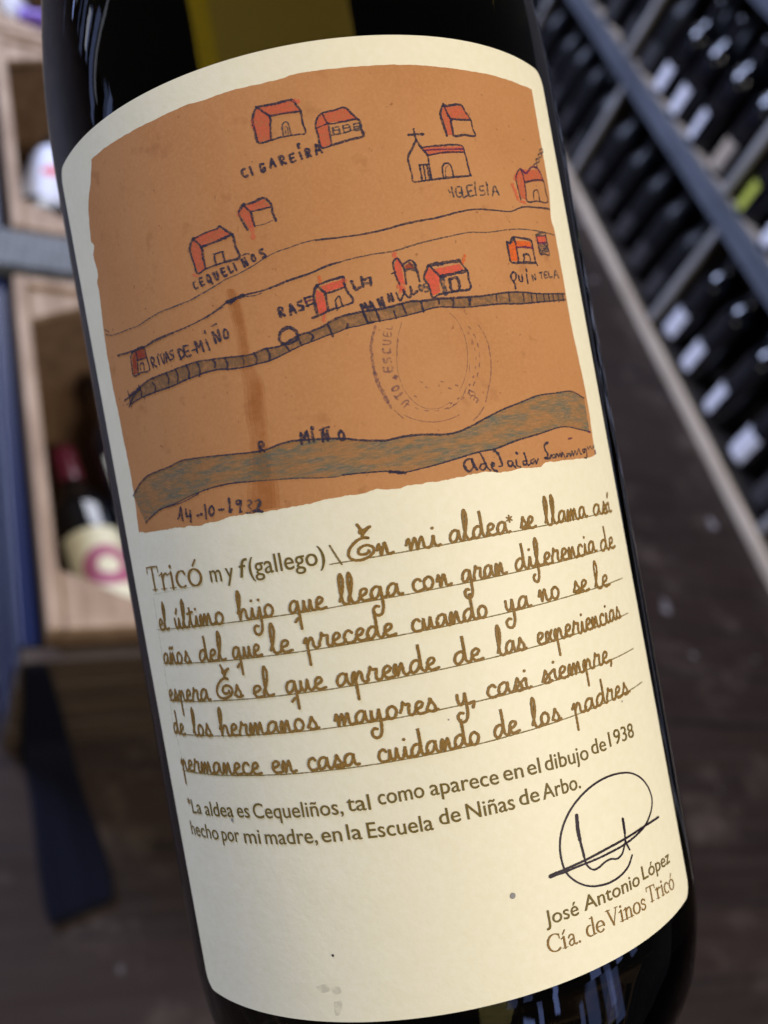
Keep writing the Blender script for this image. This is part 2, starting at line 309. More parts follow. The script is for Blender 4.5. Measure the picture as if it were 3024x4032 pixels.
# ------------------------------------------------------------------ the label artwork, in hundredths of a millimetre on the unrolled label (across, up)
INK_D = [
 (0.3,0,[-464,5236,-256,5227,-32,5232,11,5163,48,5086,48,4946,57,4811,-41,4814,-227,4818,-363,4809,-516,4815,-533,4953,-541,5093,-491,5201,-464,5236]),
 (0.3,0,[-471,5242,-393,5162,-327,5090,-344,4962,-361,4811]),
 (0.26,0,[-332,5095,-156,5092,43,5079]),
 (0.2,1,[-206,4838,-198,4952,-164,4990,-128,4975,-118,4915,-115,4816]),
 (0.12,1,[-172,4844,-164,4935,-142,4920,-144,4838]),
 (0.5,4,[-9,5224,39,5203]),
 (0.3,4,[-550,5091,-552,5009]),
 (0.28,0,[718,4882,658,4954,574,5048,436,5031,298,5017,241,4980,193,4887,201,4785,219,4611,374,4624,559,4656,742,4688,728,4773,719,4886,533,4884,349,4884,298,5012]),
 (0.28,1,[349,4884,345,4763,342,4624]),
 (0.18,0,[190,4849,342,4885]),
 (0.2,1,[392,4824,459,4826,460,4752,392,4750,392,4824]),
 (0.2,1,[404,4791,453,4793]),
 (0.2,1,[519,4834,588,4837,588,4763,519,4760,519,4834]),
 (0.2,1,[531,4801,582,4804]),
 (0.2,1,[649,4837,718,4841,718,4767,649,4763,649,4837]),
 (0.2,1,[661,4804,712,4808]),
 (0.2,1,[361,4738,531,4749,708,4786]),
 (0.3,0,[1392,4732,1389,4664,1399,4588]),
 (0.3,0,[1305,4659,1379,4664,1508,4664]),
 (0.27,0,[1400,4595,1320,4483,1253,4387,1252,4257,1259,4165,1262,4081,1365,4080,1466,4090,1621,4104,2090,4145]),
 (0.27,0,[1399,4588,1447,4502,1513,4392,1509,4247,1512,4093]),
 (0.24,0,[1446,4499,1705,4520,2030,4524,2061,4403,2073,4262,2085,4150]),
 (0.24,0,[1514,4397,1766,4435,2056,4445]),
 (0.22,2,[1469,4462,2036,4484]),
 (0.24,0,[1384,4279,1383,4095]),
 (0.24,0,[1433,4277,1432,4093]),
 (0.24,0,[1482,4276,1481,4092]),
 (0.24,0,[1379,4281,1517,4286]),
 (0.24,0,[1677,4099,1688,4245,1726,4291,1781,4298,1816,4261,1825,4126]),
 (0.14,1,[1712,4117,1730,4233,1775,4268]),
 (0.28,0,[1867,5050,1862,5026,2131,5052,2184,4964,2246,4872,2252,4768,2272,4670,2090,4668,1941,4651,1934,4749,1939,4852,2089,4861,2245,4870]),
 (0.32,0,[1939,4852,1897,4934,1863,5031,1798,4926,1813,4792,1836,4643]),
 (0.28,0,[2904,3888,2888,4034,2883,4180,3004,4313,3041,4236,3064,4148,3281,4196,3538,4225,3555,4088,3559,3943,3279,3912,3038,3883,3044,4027,3055,4147]),
 (0.3,2,[3016,4314,3125,4272,3296,4381,3456,4373,3547,4221]),
 (0.22,0,[3196,3926,3231,4038,3338,4066,3341,3936]),
 (0.24,1,[3355,4423,3430,4452,3436,4412,3360,4384,3355,4423]),
 (0.24,1,[3439,4506,3518,4536,3524,4497,3445,4467,3439,4506]),
 (0.24,1,[3529,4594,3613,4627,3619,4587,3535,4555,3529,4594]),
 (0.24,1,[3598,4672,3686,4706,3693,4667,3604,4633,3598,4672]),
 (0.7,4,[2788,4072,2817,3978,2850,3895]),
 (0.5,4,[2846,4151,2939,4260]),
 (0.4,4,[2878,3861,2980,3859]),
 (0.3,0,[-861,4123,-712,4128,-568,4150,-496,4047,-499,3961,-477,3853]),
 (0.3,0,[-826,4141,-911,4046,-880,3930,-839,3821]),
 (0.3,0,[-833,4116,-764,4022,-755,3921,-743,3844]),
 (0.26,0,[-763,4026,-624,4024,-507,4025]),
 (0.14,1,[-743,3844,-615,3843,-505,3863]),
 (0.55,4,[-790,3847,-789,3718]),
 (0.4,4,[-895,4080,-924,4024]),
 (0.32,0,[-1577,3902,-1381,3929,-1207,3939,-1191,3959,-1113,3886,-1041,3810,-1028,3665,-1002,3525,-1186,3516,-1474,3501,-1592,3476,-1622,3613,-1646,3783,-1615,3861,-1562,3917]),
 (0.32,0,[-1576,3907,-1479,3775,-1480,3641,-1473,3505]),
 (0.34,0,[-1484,3776,-1280,3787,-1034,3818]),
 (0.24,0,[-1320,3506,-1321,3627,-1266,3645,-1211,3642,-1202,3518]),
 (0.2,0,[-1330,3648,-1194,3645]),
 (0.4,4,[-1656,3478,-1594,3445]),
 (0.28,0,[-2890,2838,-2695,2832,-2674,2690,-2664,2522,-2830,2530,-3019,2530,-3019,2670,-3002,2789,-2883,2836,-2876,2700,-2906,2536]),
 (0.24,0,[-2876,2700,-2669,2685]),
 (0.22,0,[-2845,2570,-2831,2640,-2763,2637,-2767,2555]),
 (0.3,0,[-128,2989,12,3019,148,3032,201,3033,196,2965,215,2864,265,2727,116,2687,-36,2668,-147,2637,-246,2617]),
 (0.36,0,[-128,2992,-167,2932,-191,2855,-188,2742,-183,2623]),
 (0.36,0,[-136,2990,-86,2932,-50,2877,-48,2768,-43,2663]),
 (0.26,0,[-48,2874,78,2888,202,2915]),
 (0.2,0,[59,2656,59,2734,57,2772,111,2816,121,2753,133,2688]),
 (0.2,0,[69,2673,54,2690]),
 (0.5,4,[-110,2630,-121,2550]),
 (0.4,3,[-82,3081,-90,3015]),
 (0.5,4,[194,2995,229,2982]),
 (0.55,0,[1264,3038,1476,3056,1688,3072]),
 (0.32,0,[1687,3068,1734,3003,1779,2941,1778,2836,1780,2718,1563,2695,1333,2674,1246,2645,1220,2800,1176,2897,1224,2980,1266,3038,1341,2951,1401,2887]),
 (0.42,0,[1402,2891,1575,2915,1778,2943]),
 (0.6,1,[1404,2875,1412,2783,1422,2675]),
 (0.38,0,[1511,2850,1617,2857,1618,2713,1515,2708,1511,2850]),
 (0.5,3,[1729,3042,1779,3131]),
 (0.26,0,[857,2849,838,2917,825,3003,826,3121,884,3168,911,3125,934,3070,950,2998,943,2905,940,2841]),
 (0.28,0,[937,3073,1033,3126,1090,3087,1100,3011,1116,2856]),
 (0.3,1,[950,2998,1013,3020,1087,2993]),
 (0.3,1,[1019,3104,1084,3031]),
 (0.2,0,[784,2989,835,3002]),
 (0.7,4,[850,2821,873,2790,900,2834]),
 (0.6,4,[857,3230,863,3182]),
 (0.4,4,[842,2756,862,2782]),
 (0.34,0,[2490,3303,2541,3295,2614,3370,2766,3367,2959,3348,2974,3242,2980,3077,3003,3021]),
 (0.36,0,[2490,3303,2488,3176,2503,3045,2733,3045,2992,3052]),
 (0.34,0,[2622,3363,2642,3287,2645,3209,2635,3053]),
 (0.34,2,[2642,3237,2798,3251,2974,3247]),
 (0.3,0,[2743,3064,2764,3115,2750,3142,2848,3155,2880,3107,2868,3062]),
 (0.5,1,[2621,3360,2558,3304]),
 (0.3,1,[3098,3431,3210,3471,3333,3488,3320,3450,3098,3430]),
 (0.28,0,[3104,3417,3110,3310,3122,3179,3222,3189,3333,3184,3334,3286,3330,3446]),
 (0.26,2,[3103,3325,3308,3351]),
 (0.22,1,[3118,3296,3330,3337]),
 (0.22,1,[3120,3271,3333,3313]),
 (0.22,1,[3123,3247,3336,3288]),
 (0.22,1,[3125,3223,3338,3264]),
 (0.22,1,[3128,3198,3341,3239]),
 (0.2,1,[3133,3185,3349,3332]),
 (0.3,4,[3075,3393,3068,3349]),
 (0.2,1,[-3563,3232,-3426,3186,-3207,3152,-3008,3139,-2726,3123,-2495,3151,-2256,3175,-2094,3174,-1989,3180,-1791,3186,-1572,3224,-1409,3259,-1227,3308,-1056,3332,-844,3385,-738,3426,-553,3478,-358,3502,-203,3524,-15,3529,188,3515]),
 (0.26,0,[-47,3524,108,3514,331,3507,556,3508,788,3529,1076,3575,1322,3602,1526,3625,1797,3680,2082,3717,2380,3711,2641,3709,2715,3726,2915,3791,3205,3818,3571,3848]),
 (0.14,1,[-3583,3307,-3453,3240]),
 (0.24,0,[-3333,2883,-3105,2856,-2918,2839,-2780,2830,-2647,2830,-2483,2858,-2250,2867,-2010,2874,-1759,2897,-1471,2959,-1283,3027,-1150,3061,-965,3064,-766,3066,-606,3087,-467,3113,-177,3148,39,3202,191,3217]),
 (0.19,1,[-401,3124,-227,3148,-65,3171,258,3227,623,3252,853,3257,1220,3324,1605,3380,1906,3422,2192,3422,2581,3471,2795,3488,3106,3494,3568,3486]),
 (0.55,0,[-1271,3037,-1174,3044,-1046,3064]),
 (0.4,0,[-1223,3012,-1155,3039]),
 (0.16,1,[-1029,3047,-892,3028,-810,3038]),
 (0.14,1,[-2925,2820,-2519,2837,-2117,2862]),
 (0.16,1,[-1617,2909,-1333,2991]),
 (0.26,0,[-3220,2303,-2966,2349,-2705,2401,-2484,2409,-2225,2417,-2013,2425,-1815,2427,-1587,2402,-1414,2381,-1206,2353,-1043,2345,-897,2370,-701,2365,-453,2443,-330,2456,-190,2481,-95,2508,-45,2536,96,2571,247,2582,345,2585,352,2587,511,2586,664,2592,841,2615,960,2629,1085,2615,1288,2622,1473,2616,1709,2613,1936,2615,2277,2644,2543,2653,2899,2637,3204,2649,3567,2673]),
 (0.22,0,[-3241,2187,-2935,2216,-2628,2222,-2272,2226,-2054,2249,-1803,2265,-1549,2264,-1380,2230,-1171,2212,-1007,2214,-825,2223,-414,2323,-290,2343,-72,2384,-12,2388,143,2421,293,2425,476,2441,383,2446,552,2444,753,2453,911,2470,1082,2492,1175,2510,1319,2520,1523,2497,1739,2486,1911,2495,2244,2504,2535,2499,2976,2531,3213,2551,3559,2586]),
 (0.26,0,[-2944,2381,-2904,2301,-2932,2235]),
 (0.26,0,[-2644,2356,-2605,2291,-2626,2239]),
 (0.26,0,[-2366,2411,-2335,2332,-2358,2266]),
 (0.26,0,[-2197,2420,-2170,2335,-2193,2261]),
 (0.26,0,[-2006,2423,-1980,2337,-2002,2262]),
 (0.26,0,[-1833,2421,-1810,2329,-1833,2247]),
 (0.26,0,[-1603,2402,-1574,2347,-1588,2302]),
 (0.26,0,[-1429,2381,-1406,2303,-1424,2234]),
 (0.14,1,[-1206,2353,-1181,2290,-1196,2237]),
 (0.26,0,[-1034,2356,-1012,2282,-1029,2215]),
 (0.26,0,[-862,2362,-841,2285,-858,2216]),
 (0.28,0,[-624,2350,-596,2293]),
 (0.28,0,[-463,2430,-449,2382,-443,2336]),
 (0.28,0,[-309,2444,-281,2394,-312,2347]),
 (0.28,0,[-88,2507,-63,2435,-47,2357]),
 (0.28,0,[152,2471,136,2422]),
 (0.28,0,[352,2588,378,2524,394,2443]),
 (0.28,0,[356,2582,370,2532,392,2445]),
 (0.28,0,[516,2585,527,2518,537,2441]),
 (0.28,0,[730,2536,742,2445]),
 (0.28,0,[841,2615,875,2488]),
 (0.28,0,[1085,2615,1095,2481]),
 (0.28,0,[1316,2610,1312,2563]),
 (0.28,0,[1473,2616,1512,2574,1489,2509]),
 (0.28,0,[1719,2608,1726,2559]),
 (0.28,0,[1748,2587,1722,2511]),
 (0.22,0,[2150,2632,2145,2537]),
 (0.22,0,[2358,2628,2353,2532]),
 (0.22,0,[2614,2627,2608,2530]),
 (0.22,0,[2767,2629,2760,2531]),
 (0.22,0,[2870,2631,2863,2533]),
 (0.22,0,[3026,2636,3018,2537]),
 (0.22,0,[3142,2641,3134,2541]),
 (0.22,0,[3244,2647,3236,2546]),
 (0.22,0,[3374,2654,3366,2552]),
 (0.22,0,[3501,2663,3492,2560]),
 (0.2,0,[-3227,2378,-3210,2156]),
 (0.24,0,[-3366,2272,-2917,2328]),
 (0.26,0,[-2908,2357,-3105,2278,-3270,2168]),
 (0.14,1,[-3346,2205,-3163,2229]),
 (0.12,1,[-2844,2220,-2891,2149]),
 (0.42,0,[-657,2380,-691,2447,-662,2523,-601,2556,-539,2558,-486,2517,-459,2451,-485,2397,-565,2376,-657,2380]),
 (0.27,0,[-3613,1003,-3420,1103,-3147,1198,-2877,1226,-2610,1241,-2364,1277,-2176,1266,-1926,1245,-1583,1208,-1265,1176,-1078,1178,-892,1208,-715,1211,-148,1130,47,1074,345,1018,596,1027,825,1011,1077,972,1256,977,1449,1024,1678,1100,1946,1177,2230,1236,2541,1300,2877,1314,3269,1323,3584,1226]),
 (0.2,0,[-3384,605,-3168,673,-2923,734,-2586,766,-2285,818,-1966,853,-1657,857,-1334,827]),
 (0.17,1,[-1334,827,-1031,791,-741,756,-462,709,-276,690,-226,698]),
 (0.22,0,[-226,698,78,674,340,643,498,601,645,607,903,626,1241,666,1524,698,1718,703,2067,767,2417,806,2927,863,3309,806,3579,759]),
 (0.14,0,[-2995,733,-2469,758,-2177,820]),
 (0.4,0,[339,637,517,593]),
 (0.34,0,[-738,4548,-772,4542,-776,4495,-753,4451,-718,4461]),
 (0.34,0,[-674,4550,-655,4455]),
 (0.34,0,[-508,4550,-541,4552,-547,4506,-530,4460,-502,4464,-495,4499]),
 (0.34,0,[-498,4499,-518,4494]),
 (0.34,0,[-423,4490,-399,4585,-363,4488]),
 (0.34,0,[-416,4526,-378,4527]),
 (0.34,0,[-282,4491,-299,4591,-255,4586,-250,4554,-285,4536,-235,4500]),
 (0.34,0,[-129,4598,-174,4587,-160,4497,-113,4509]),
 (0.34,0,[-169,4544,-132,4549]),
 (0.34,0,[-53,4596,-36,4513]),
 (0.34,0,[33,4524,24,4620,60,4617,68,4585,30,4570,80,4529]),
 (0.34,0,[144,4538,160,4654,215,4551]),
 (0.34,0,[148,4584,193,4587]),
 (0.45,0,[-46,4692,-49,4657]),
 (0.27,1,[1767,3995,1776,3868]),
 (0.27,1,[1885,4004,1838,3992,1818,3934,1841,3874,1901,3886,1906,3929]),
 (0.27,1,[1905,3927,1872,3925]),
 (0.27,1,[1912,3997,1916,3868,1988,3893]),
 (0.27,1,[2077,4027,1999,4010,2010,3884,2080,3895]),
 (0.27,1,[2005,3941,2060,3954]),
 (0.27,1,[2121,4016,2116,3899]),
 (0.27,1,[2262,4024,2197,4007,2194,3964,2260,3955,2251,3910,2188,3898]),
 (0.27,1,[2321,4039,2311,3909]),
 (0.27,1,[2383,3896,2448,4034,2498,3919]),
 (0.27,1,[2407,3951,2482,3961]),
 (0.22,1,[1717,3960,1736,3927]),
 (0.26,1,[2130,4064,2134,4029]),
 (0.26,1,[2316,4072,2325,4042]),
 (0.3,0,[-1650,3393,-1676,3387,-1680,3348,-1658,3302,-1624,3309]),
 (0.3,0,[-1544,3413,-1587,3408,-1564,3315,-1523,3323]),
 (0.3,0,[-1579,3362,-1544,3364]),
 (0.3,0,[-1468,3424,-1477,3392,-1465,3341,-1437,3338,-1427,3368,-1444,3412,-1467,3424]),
 (0.3,0,[-1443,3348,-1413,3303]),
 (0.3,0,[-1380,3427,-1354,3343,-1335,3328,-1324,3353,-1332,3431]),
 (0.3,0,[-1225,3449,-1267,3447,-1244,3353,-1203,3357]),
 (0.3,0,[-1254,3402,-1226,3403]),
 (0.3,0,[-1171,3456,-1149,3372,-1114,3385]),
 (0.3,0,[-1090,3470,-1069,3378]),
 (0.3,0,[-955,3397,-982,3499,-914,3403,-940,3506]),
 (0.3,0,[-841,3514,-850,3486,-839,3444,-812,3432,-804,3460,-821,3500,-842,3515]),
 (0.3,0,[-697,3553,-731,3537,-726,3507,-687,3491,-676,3456,-710,3445]),
 (0.2,0,[-960,3535,-903,3546,-876,3534]),
 (0.28,0,[-2580,2532,-2599,2660,-2539,2644,-2540,2604,-2583,2593,-2510,2526]),
 (0.28,0,[-2468,2646,-2453,2544]),
 (0.28,0,[-2407,2658,-2371,2535,-2341,2647]),
 (0.28,0,[-2321,2540,-2301,2663,-2256,2541]),
 (0.28,0,[-2313,2587,-2267,2586]),
 (0.28,0,[-2188,2660,-2237,2652,-2228,2615,-2188,2596,-2197,2556,-2240,2552]),
 (0.3,0,[-2075,2525,-2088,2644,-2024,2617,-2016,2553,-2077,2519]),
 (0.3,0,[-1926,2656,-1999,2654,-1976,2531,-1909,2528]),
 (0.3,0,[-1985,2586,-1932,2590]),
 (0.3,0,[-1802,2533,-1811,2673,-1760,2588,-1727,2671,-1708,2531]),
 (0.3,0,[-1649,2662,-1619,2528]),
 (0.3,0,[-1513,2587,-1532,2732,-1447,2596,-1455,2736]),
 (0.3,0,[-1364,2722,-1384,2685,-1384,2630,-1351,2605,-1330,2638,-1331,2695,-1358,2717]),
 (0.24,0,[-1878,2578,-1817,2582]),
 (0.3,0,[-1641,2771,-1638,2745]),
 (0.26,0,[-1531,2801,-1461,2813]),
 (0.26,0,[-2447,2679,-2445,2665]),
 (0.34,0,[-621,2706,-635,2821,-589,2808,-587,2775,-623,2761,-572,2711]),
 (0.34,0,[-498,2705,-484,2828,-431,2714]),
 (0.34,0,[-492,2751,-447,2755]),
 (0.34,0,[-347,2843,-391,2830,-390,2800,-342,2780,-344,2738,-390,2734]),
 (0.28,0,[-301,2867,-255,2871,-194,2872]),
 (0.26,2,[-298,2822,-202,2831]),
 (0.28,0,[-292,2771,-202,2786]),
 (0.28,0,[-301,2867,-291,2814,-274,2763]),
 (0.38,0,[287,2965,305,2909,321,2861,379,2879]),
 (0.34,0,[411,2998,412,2938,416,2877]),
 (0.34,0,[412,2960,466,2967,514,2982,515,2930,509,2884]),
 (0.36,1,[419,2918,516,2915]),
 (0.34,0,[366,2579,350,2679,389,2624,398,2690,426,2594]),
 (0.34,0,[450,2597,465,2694,502,2607]),
 (0.34,0,[460,2634,493,2641]),
 (0.34,0,[577,2608,563,2707,626,2612,611,2717]),
 (0.34,0,[700,2658,690,2752,743,2661,734,2754]),
 (0.3,0,[798,2752,829,2654,872,2706,906,2758]),
 (0.32,0,[890,2779,908,2720,949,2677,975,2712]),
 (0.32,0,[983,2806,999,2709,1059,2740]),
 (0.34,1,[1111,2812,1094,2788,1099,2752,1119,2741,1135,2763,1127,2800,1109,2811]),
 (0.34,1,[1197,2826,1162,2809,1166,2779,1205,2771,1208,2733,1164,2726]),
 (0.32,0,[2509,2914,2452,2868,2463,2802,2494,2795,2543,2848,2544,2897,2509,2914]),
 (0.3,0,[2472,2802,2498,2750,2494,2697]),
 (0.3,0,[2591,2867,2599,2799,2629,2789,2647,2808,2654,2876]),
 (0.28,0,[2744,2889,2742,2764]),
 (0.34,0,[2756,2956,2760,2931]),
 (0.27,1,[2857,2812,2848,2888,2912,2821,2915,2898]),
 (0.27,1,[3019,2918,3082,2929]),
 (0.27,1,[3053,2925,3058,2851]),
 (0.27,1,[3204,2943,3138,2936,3124,2858,3193,2868]),
 (0.27,1,[3131,2896,3181,2902]),
 (0.27,1,[3235,2948,3237,2869,3305,2887]),
 (0.27,1,[3350,2867,3425,2984,3481,2888]),
 (0.27,1,[3382,2914,3457,2926]),
 (0.34,0,[-1186,1162,-1175,1283,-1127,1262,-1129,1229,-1178,1220,-1125,1159]),
 (0.36,0,[-644,1159,-637,1294,-601,1216,-563,1292,-550,1158]),
 (0.36,0,[-499,1277,-494,1163]),
 (0.36,0,[-384,1134,-369,1260,-325,1132,-312,1255]),
 (0.36,0,[-154,1225,-182,1187,-179,1128,-147,1110,-127,1143,-131,1201,-153,1225]),
 (0.4,0,[-490,1333,-484,1313]),
 (0.34,0,[-396,1278,-333,1292,-289,1295]),
 (0.34,0,[-2629,559,-2581,608,-2529,705,-2535,621,-2538,531]),
 (0.34,0,[-2444,665,-2452,609,-2452,567,-2380,570]),
 (0.34,0,[-2375,632,-2383,559,-2394,493]),
 (0.34,0,[-2264,549,-2182,558]),
 (0.34,0,[-2109,666,-2115,577,-2125,493]),
 (0.34,0,[-1999,631,-2045,605,-2058,549,-2032,515,-1987,547,-1979,600,-1999,631]),
 (0.34,0,[-1898,566,-1831,561]),
 (0.34,0,[-1721,676,-1732,593,-1741,513,-1709,539]),
 (0.34,0,[-1554,622,-1598,636,-1631,613,-1598,585,-1561,612,-1585,539,-1602,485,-1577,490]),
 (0.26,1,[-1466,607,-1418,605,-1427,560,-1468,544,-1437,500,-1458,459,-1511,465]),
 (0.28,1,[-1363,583,-1301,591,-1296,547,-1341,507,-1397,467]),
 (0.4,0,[-1409,464,-1350,463,-1291,442]),
 (0.36,1,[-1305,572,-1327,524,-1349,456]),
 (0.3,0,[1382,625,1314,627,1262,583,1277,515,1316,476,1360,509,1394,552,1368,615,1391,541,1422,488]),
 (0.26,0,[1553,540,1489,540,1462,498,1504,469,1552,515,1531,601,1499,680]),
 (0.26,0,[1546,547,1564,490,1600,446]),
 (0.3,0,[1631,483,1666,510,1642,537,1623,484,1650,445,1688,426]),
 (0.3,0,[1708,691,1744,640,1765,580,1779,483,1731,480]),
 (0.26,0,[1929,521,1879,524,1873,472,1912,457,1940,504,1945,465,1970,436]),
 (0.26,0,[1999,528,1998,455,2043,431]),
 (0.36,0,[2019,614,2031,603]),
 (0.26,0,[2162,496,2101,491,2107,451,2154,459,2155,529,2140,596]),
 (0.24,0,[2153,488,2172,438,2221,453]),
 (0.24,0,[2280,505,2225,483,2247,445,2299,486,2304,438,2354,496]),
 (0.34,0,[2572,684,2505,657,2502,597,2535,543,2516,493,2472,493,2554,481,2602,521]),
 (0.22,1,[2639,525,2599,493,2645,479,2673,520,2639,525]),
 (0.24,0,[2673,477,2709,531,2731,478,2767,525,2787,477,2824,527,2862,455]),
 (0.2,1,[2914,512,2892,462,2958,510,2985,464,3027,534,3048,466,3100,533,3123,469,3195,551,3218,482,3252,472]),
 (0.24,0,[3372,538,3290,529,3305,488,3381,535,3365,421,3306,420]),
 (0.2,1,[3431,560,3452,516,3508,566,3552,523,3625,575,3620,528]),
 (0.5,1,[1700,687,1755,627]),
 (0.24,2,[3006,698,3080,703]),
 (0.4,2,[3633,489,3635,457]),
 (0.3,2,[3532,767,3598,757]),
]
FILL_D = [
 (0,[-464,5236,-34,5225,39,5082,-326,5098]),
 (0,[-466,5226,-332,5099,-362,4817,-515,4819,-544,5007,-536,5098]),
 (0,[298,5012,573,5044,714,4887,350,4890]),
 (0,[298,5012,349,4886,338,4625,222,4613,195,4853,236,4981]),
 (0,[1454,4499,2030,4521,2053,4447,1519,4399]),
 (0,[1862,5026,2129,5042,2240,4874,1945,4855]),
 (0,[1861,5022,1939,4850,1926,4660,1834,4657,1808,4919]),
 (0,[3009,4301,3455,4370,3527,4223,3064,4148]),
 (0,[3010,4306,3057,4152,3024,3901,2923,3902,2891,4181]),
 (0,[-823,4113,-571,4136,-508,4039,-762,4030]),
 (0,[-827,4114,-770,4024,-747,3847,-822,3829,-906,4045]),
 (0,[-1562,3917,-1208,3934,-1048,3816,-1482,3781]),
 (0,[-1571,3896,-1488,3777,-1483,3488,-1579,3491,-1625,3623,-1635,3790]),
 (1,[-2888,2821,-2690,2815,-2674,2690,-2871,2705]),
 (1,[-2981,2783,-2888,2821,-2905,2540,-3009,2540]),
 (2,[-86,2975,181,3008,188,2920,-45,2889]),
 (2,[-145,2939,-73,2881,-63,2655,-163,2649,-175,2814]),
 (2,[1307,2987,1690,3029,1727,2957,1403,2898]),
 (2,[1190,2907,1262,3019,1376,2891,1354,2702,1246,2669,1220,2800]),
 (2,[839,3105,884,3166,916,3129,921,3048,923,2850,847,2852,828,2993]),
 (1,[955,3068,1043,3102,1077,3022,971,3005]),
 (3,[2648,3329,2939,3332,2959,3255,2645,3239]),
 (3,[2502,3292,2644,3326,2642,3237,2626,3064,2501,3054]),
 (2,[3103,3416,3316,3444,3309,3353,3106,3327]),
]
STAMP_D = [
 (0.34,[474,2389,438,2316,406,2243,376,2124,367,1980,366,1834]),
 (0.5,[366,1834,389,1696,431,1554,461,1471]),
 (0.3,[461,1471,486,1393]),
 (0.16,[1890,1977,1893,1849,1869,1699,1829,1563,1778,1452,1708,1298]),
 (0.16,[1666,1233,1583,1151,1494,1093]),
 (0.1,[799,2388,728,2239,686,2099,676,1999]),
 (0.1,[1474,1503,1387,1381,1259,1301,1180,1272]),
 (0.12,[1569,1774,1555,1683]),
 (0.1,[520,1360,612,1244]),
 (0.26,[484,1885,484,1833,586,1831,585,1883]),
 (0.26,[535,1832,535,1870]),
 (0.26,[501,1987,504,1946,534,1944,554,1983,588,1975,587,1935]),
 (0.26,[516,2106,515,2070,552,2050,599,2057,601,2098]),
 (0.18,[527,2159,608,2150,627,2170,612,2191,538,2209]),
 (0.18,[564,2307,553,2264,636,2243,646,2286]),
 (0.18,[595,2254,602,2285]),
 (0.12,[591,2348,666,2327,671,2363]),
 (0.26,[541,1597,574,1586,616,1603,625,1632,592,1641,551,1621,541,1597]),
 (0.26,[580,1479,550,1524]),
 (0.26,[563,1500,652,1550]),
 (0.2,[645,1374,705,1423,703,1449,679,1451,618,1413]),
 (0.18,[1507,1468,1583,1410,1539,1393,1499,1419,1507,1468]),
 (0.18,[1573,1303,1606,1339,1532,1395,1501,1358]),
 (0.18,[1569,1367,1546,1341]),
 (0.1,[1797,2256,1810,2236,1822,2215,1833,2194,1843,2173,1853,2151,1862,2129,1869,2107,1876,2085,1882,2062,1887,2039,1891,2016,1895,1992,1897,1969,1898,1945]),
 (0.12,[1317,1182,1264,1166,1211,1153,1158,1145,1104,1140,1052,1138,999,1141,948,1146,897,1156,847,1169,799,1185,753,1205,708,1228,666,1254,625,1284]),
 (0.08,[1434,2436,1475,2388,1510,2332,1539,2270,1561,2203,1575,2130,1582,2055,1581,1977,1572,1898,1555,1819,1531,1742,1500,1668,1463,1598,1421,1533,1373,1475]),
 (0.07,[1223,1351,1142,1315,1061,1298,982,1300,907,1320,839,1359,779,1415,728,1486,689,1569,662,1663,648,1765,648,1871,661,1979,687,2084,725,2185]),
 (0.16,[1655,2250,1662,2238,1670,2225,1677,2213]),
 (0.2,[1627,2178,1630,2172,1633,2166,1636,2160]),
 (0.16,[1707,2144,1712,2130,1717,2116,1721,2102]),
 (0.2,[1667,2076,1669,2069,1671,2063,1672,2056]),
 (0.16,[1736,2027,1738,2013,1740,1998,1741,1984]),
 (0.2,[1685,1966,1686,1959,1686,1952,1686,1945]),
 (0.16,[1740,1906,1739,1891,1737,1876,1735,1861]),
 (0.2,[1680,1852,1679,1845,1678,1838,1676,1831]),
 (0.16,[1718,1783,1714,1769,1709,1754,1704,1740]),
 (0.2,[1651,1740,1649,1733,1647,1726,1644,1720]),
 (0.16,[1672,1666,1665,1652,1657,1638,1649,1625]),
 (0.2,[1602,1633,1598,1627,1594,1621,1590,1615]),
 (0.16,[1604,1557,1594,1544,1584,1532,1574,1520]),
 (0.2,[1532,1536,1528,1531,1523,1525,1518,1520]),
 (0.16,[1517,1461,1505,1450,1493,1440,1481,1430]),
 (0.2,[1448,1453,1442,1448,1436,1444,1431,1439]),
 (0.16,[1416,1382,1402,1374,1389,1366,1376,1358]),
 (0.2,[1351,1386,1344,1383,1338,1379,1332,1376]),
 (0.16,[1304,1323,1290,1318,1276,1312,1262,1307]),
 (0.2,[1245,1339,1239,1337,1232,1334,1226,1332]),
 (0.14,[1187,1286,1172,1284,1158,1281,1143,1279]),
 (0.14,[1057,1272,1043,1273,1028,1273,1014,1274]),
 (0.14,[931,1286,917,1289,904,1293,891,1297]),
 (0.14,[814,1327,801,1333,789,1339,777,1346]),
 (0.14,[709,1392,699,1401,688,1410,678,1419]),
 (0.2,[895,1652,918,1639]),
 (0.2,[951,1576,975,1563]),
 (0.2,[795,1486,818,1473]),
 (0.2,[1241,1525,1266,1513]),
 (0.2,[1338,1548,1363,1535]),
 (0.2,[1161,1615,1186,1603]),
 (0.4,[588,1748,619,1751]),
 (0.3,[602,1763,605,1731]),
]
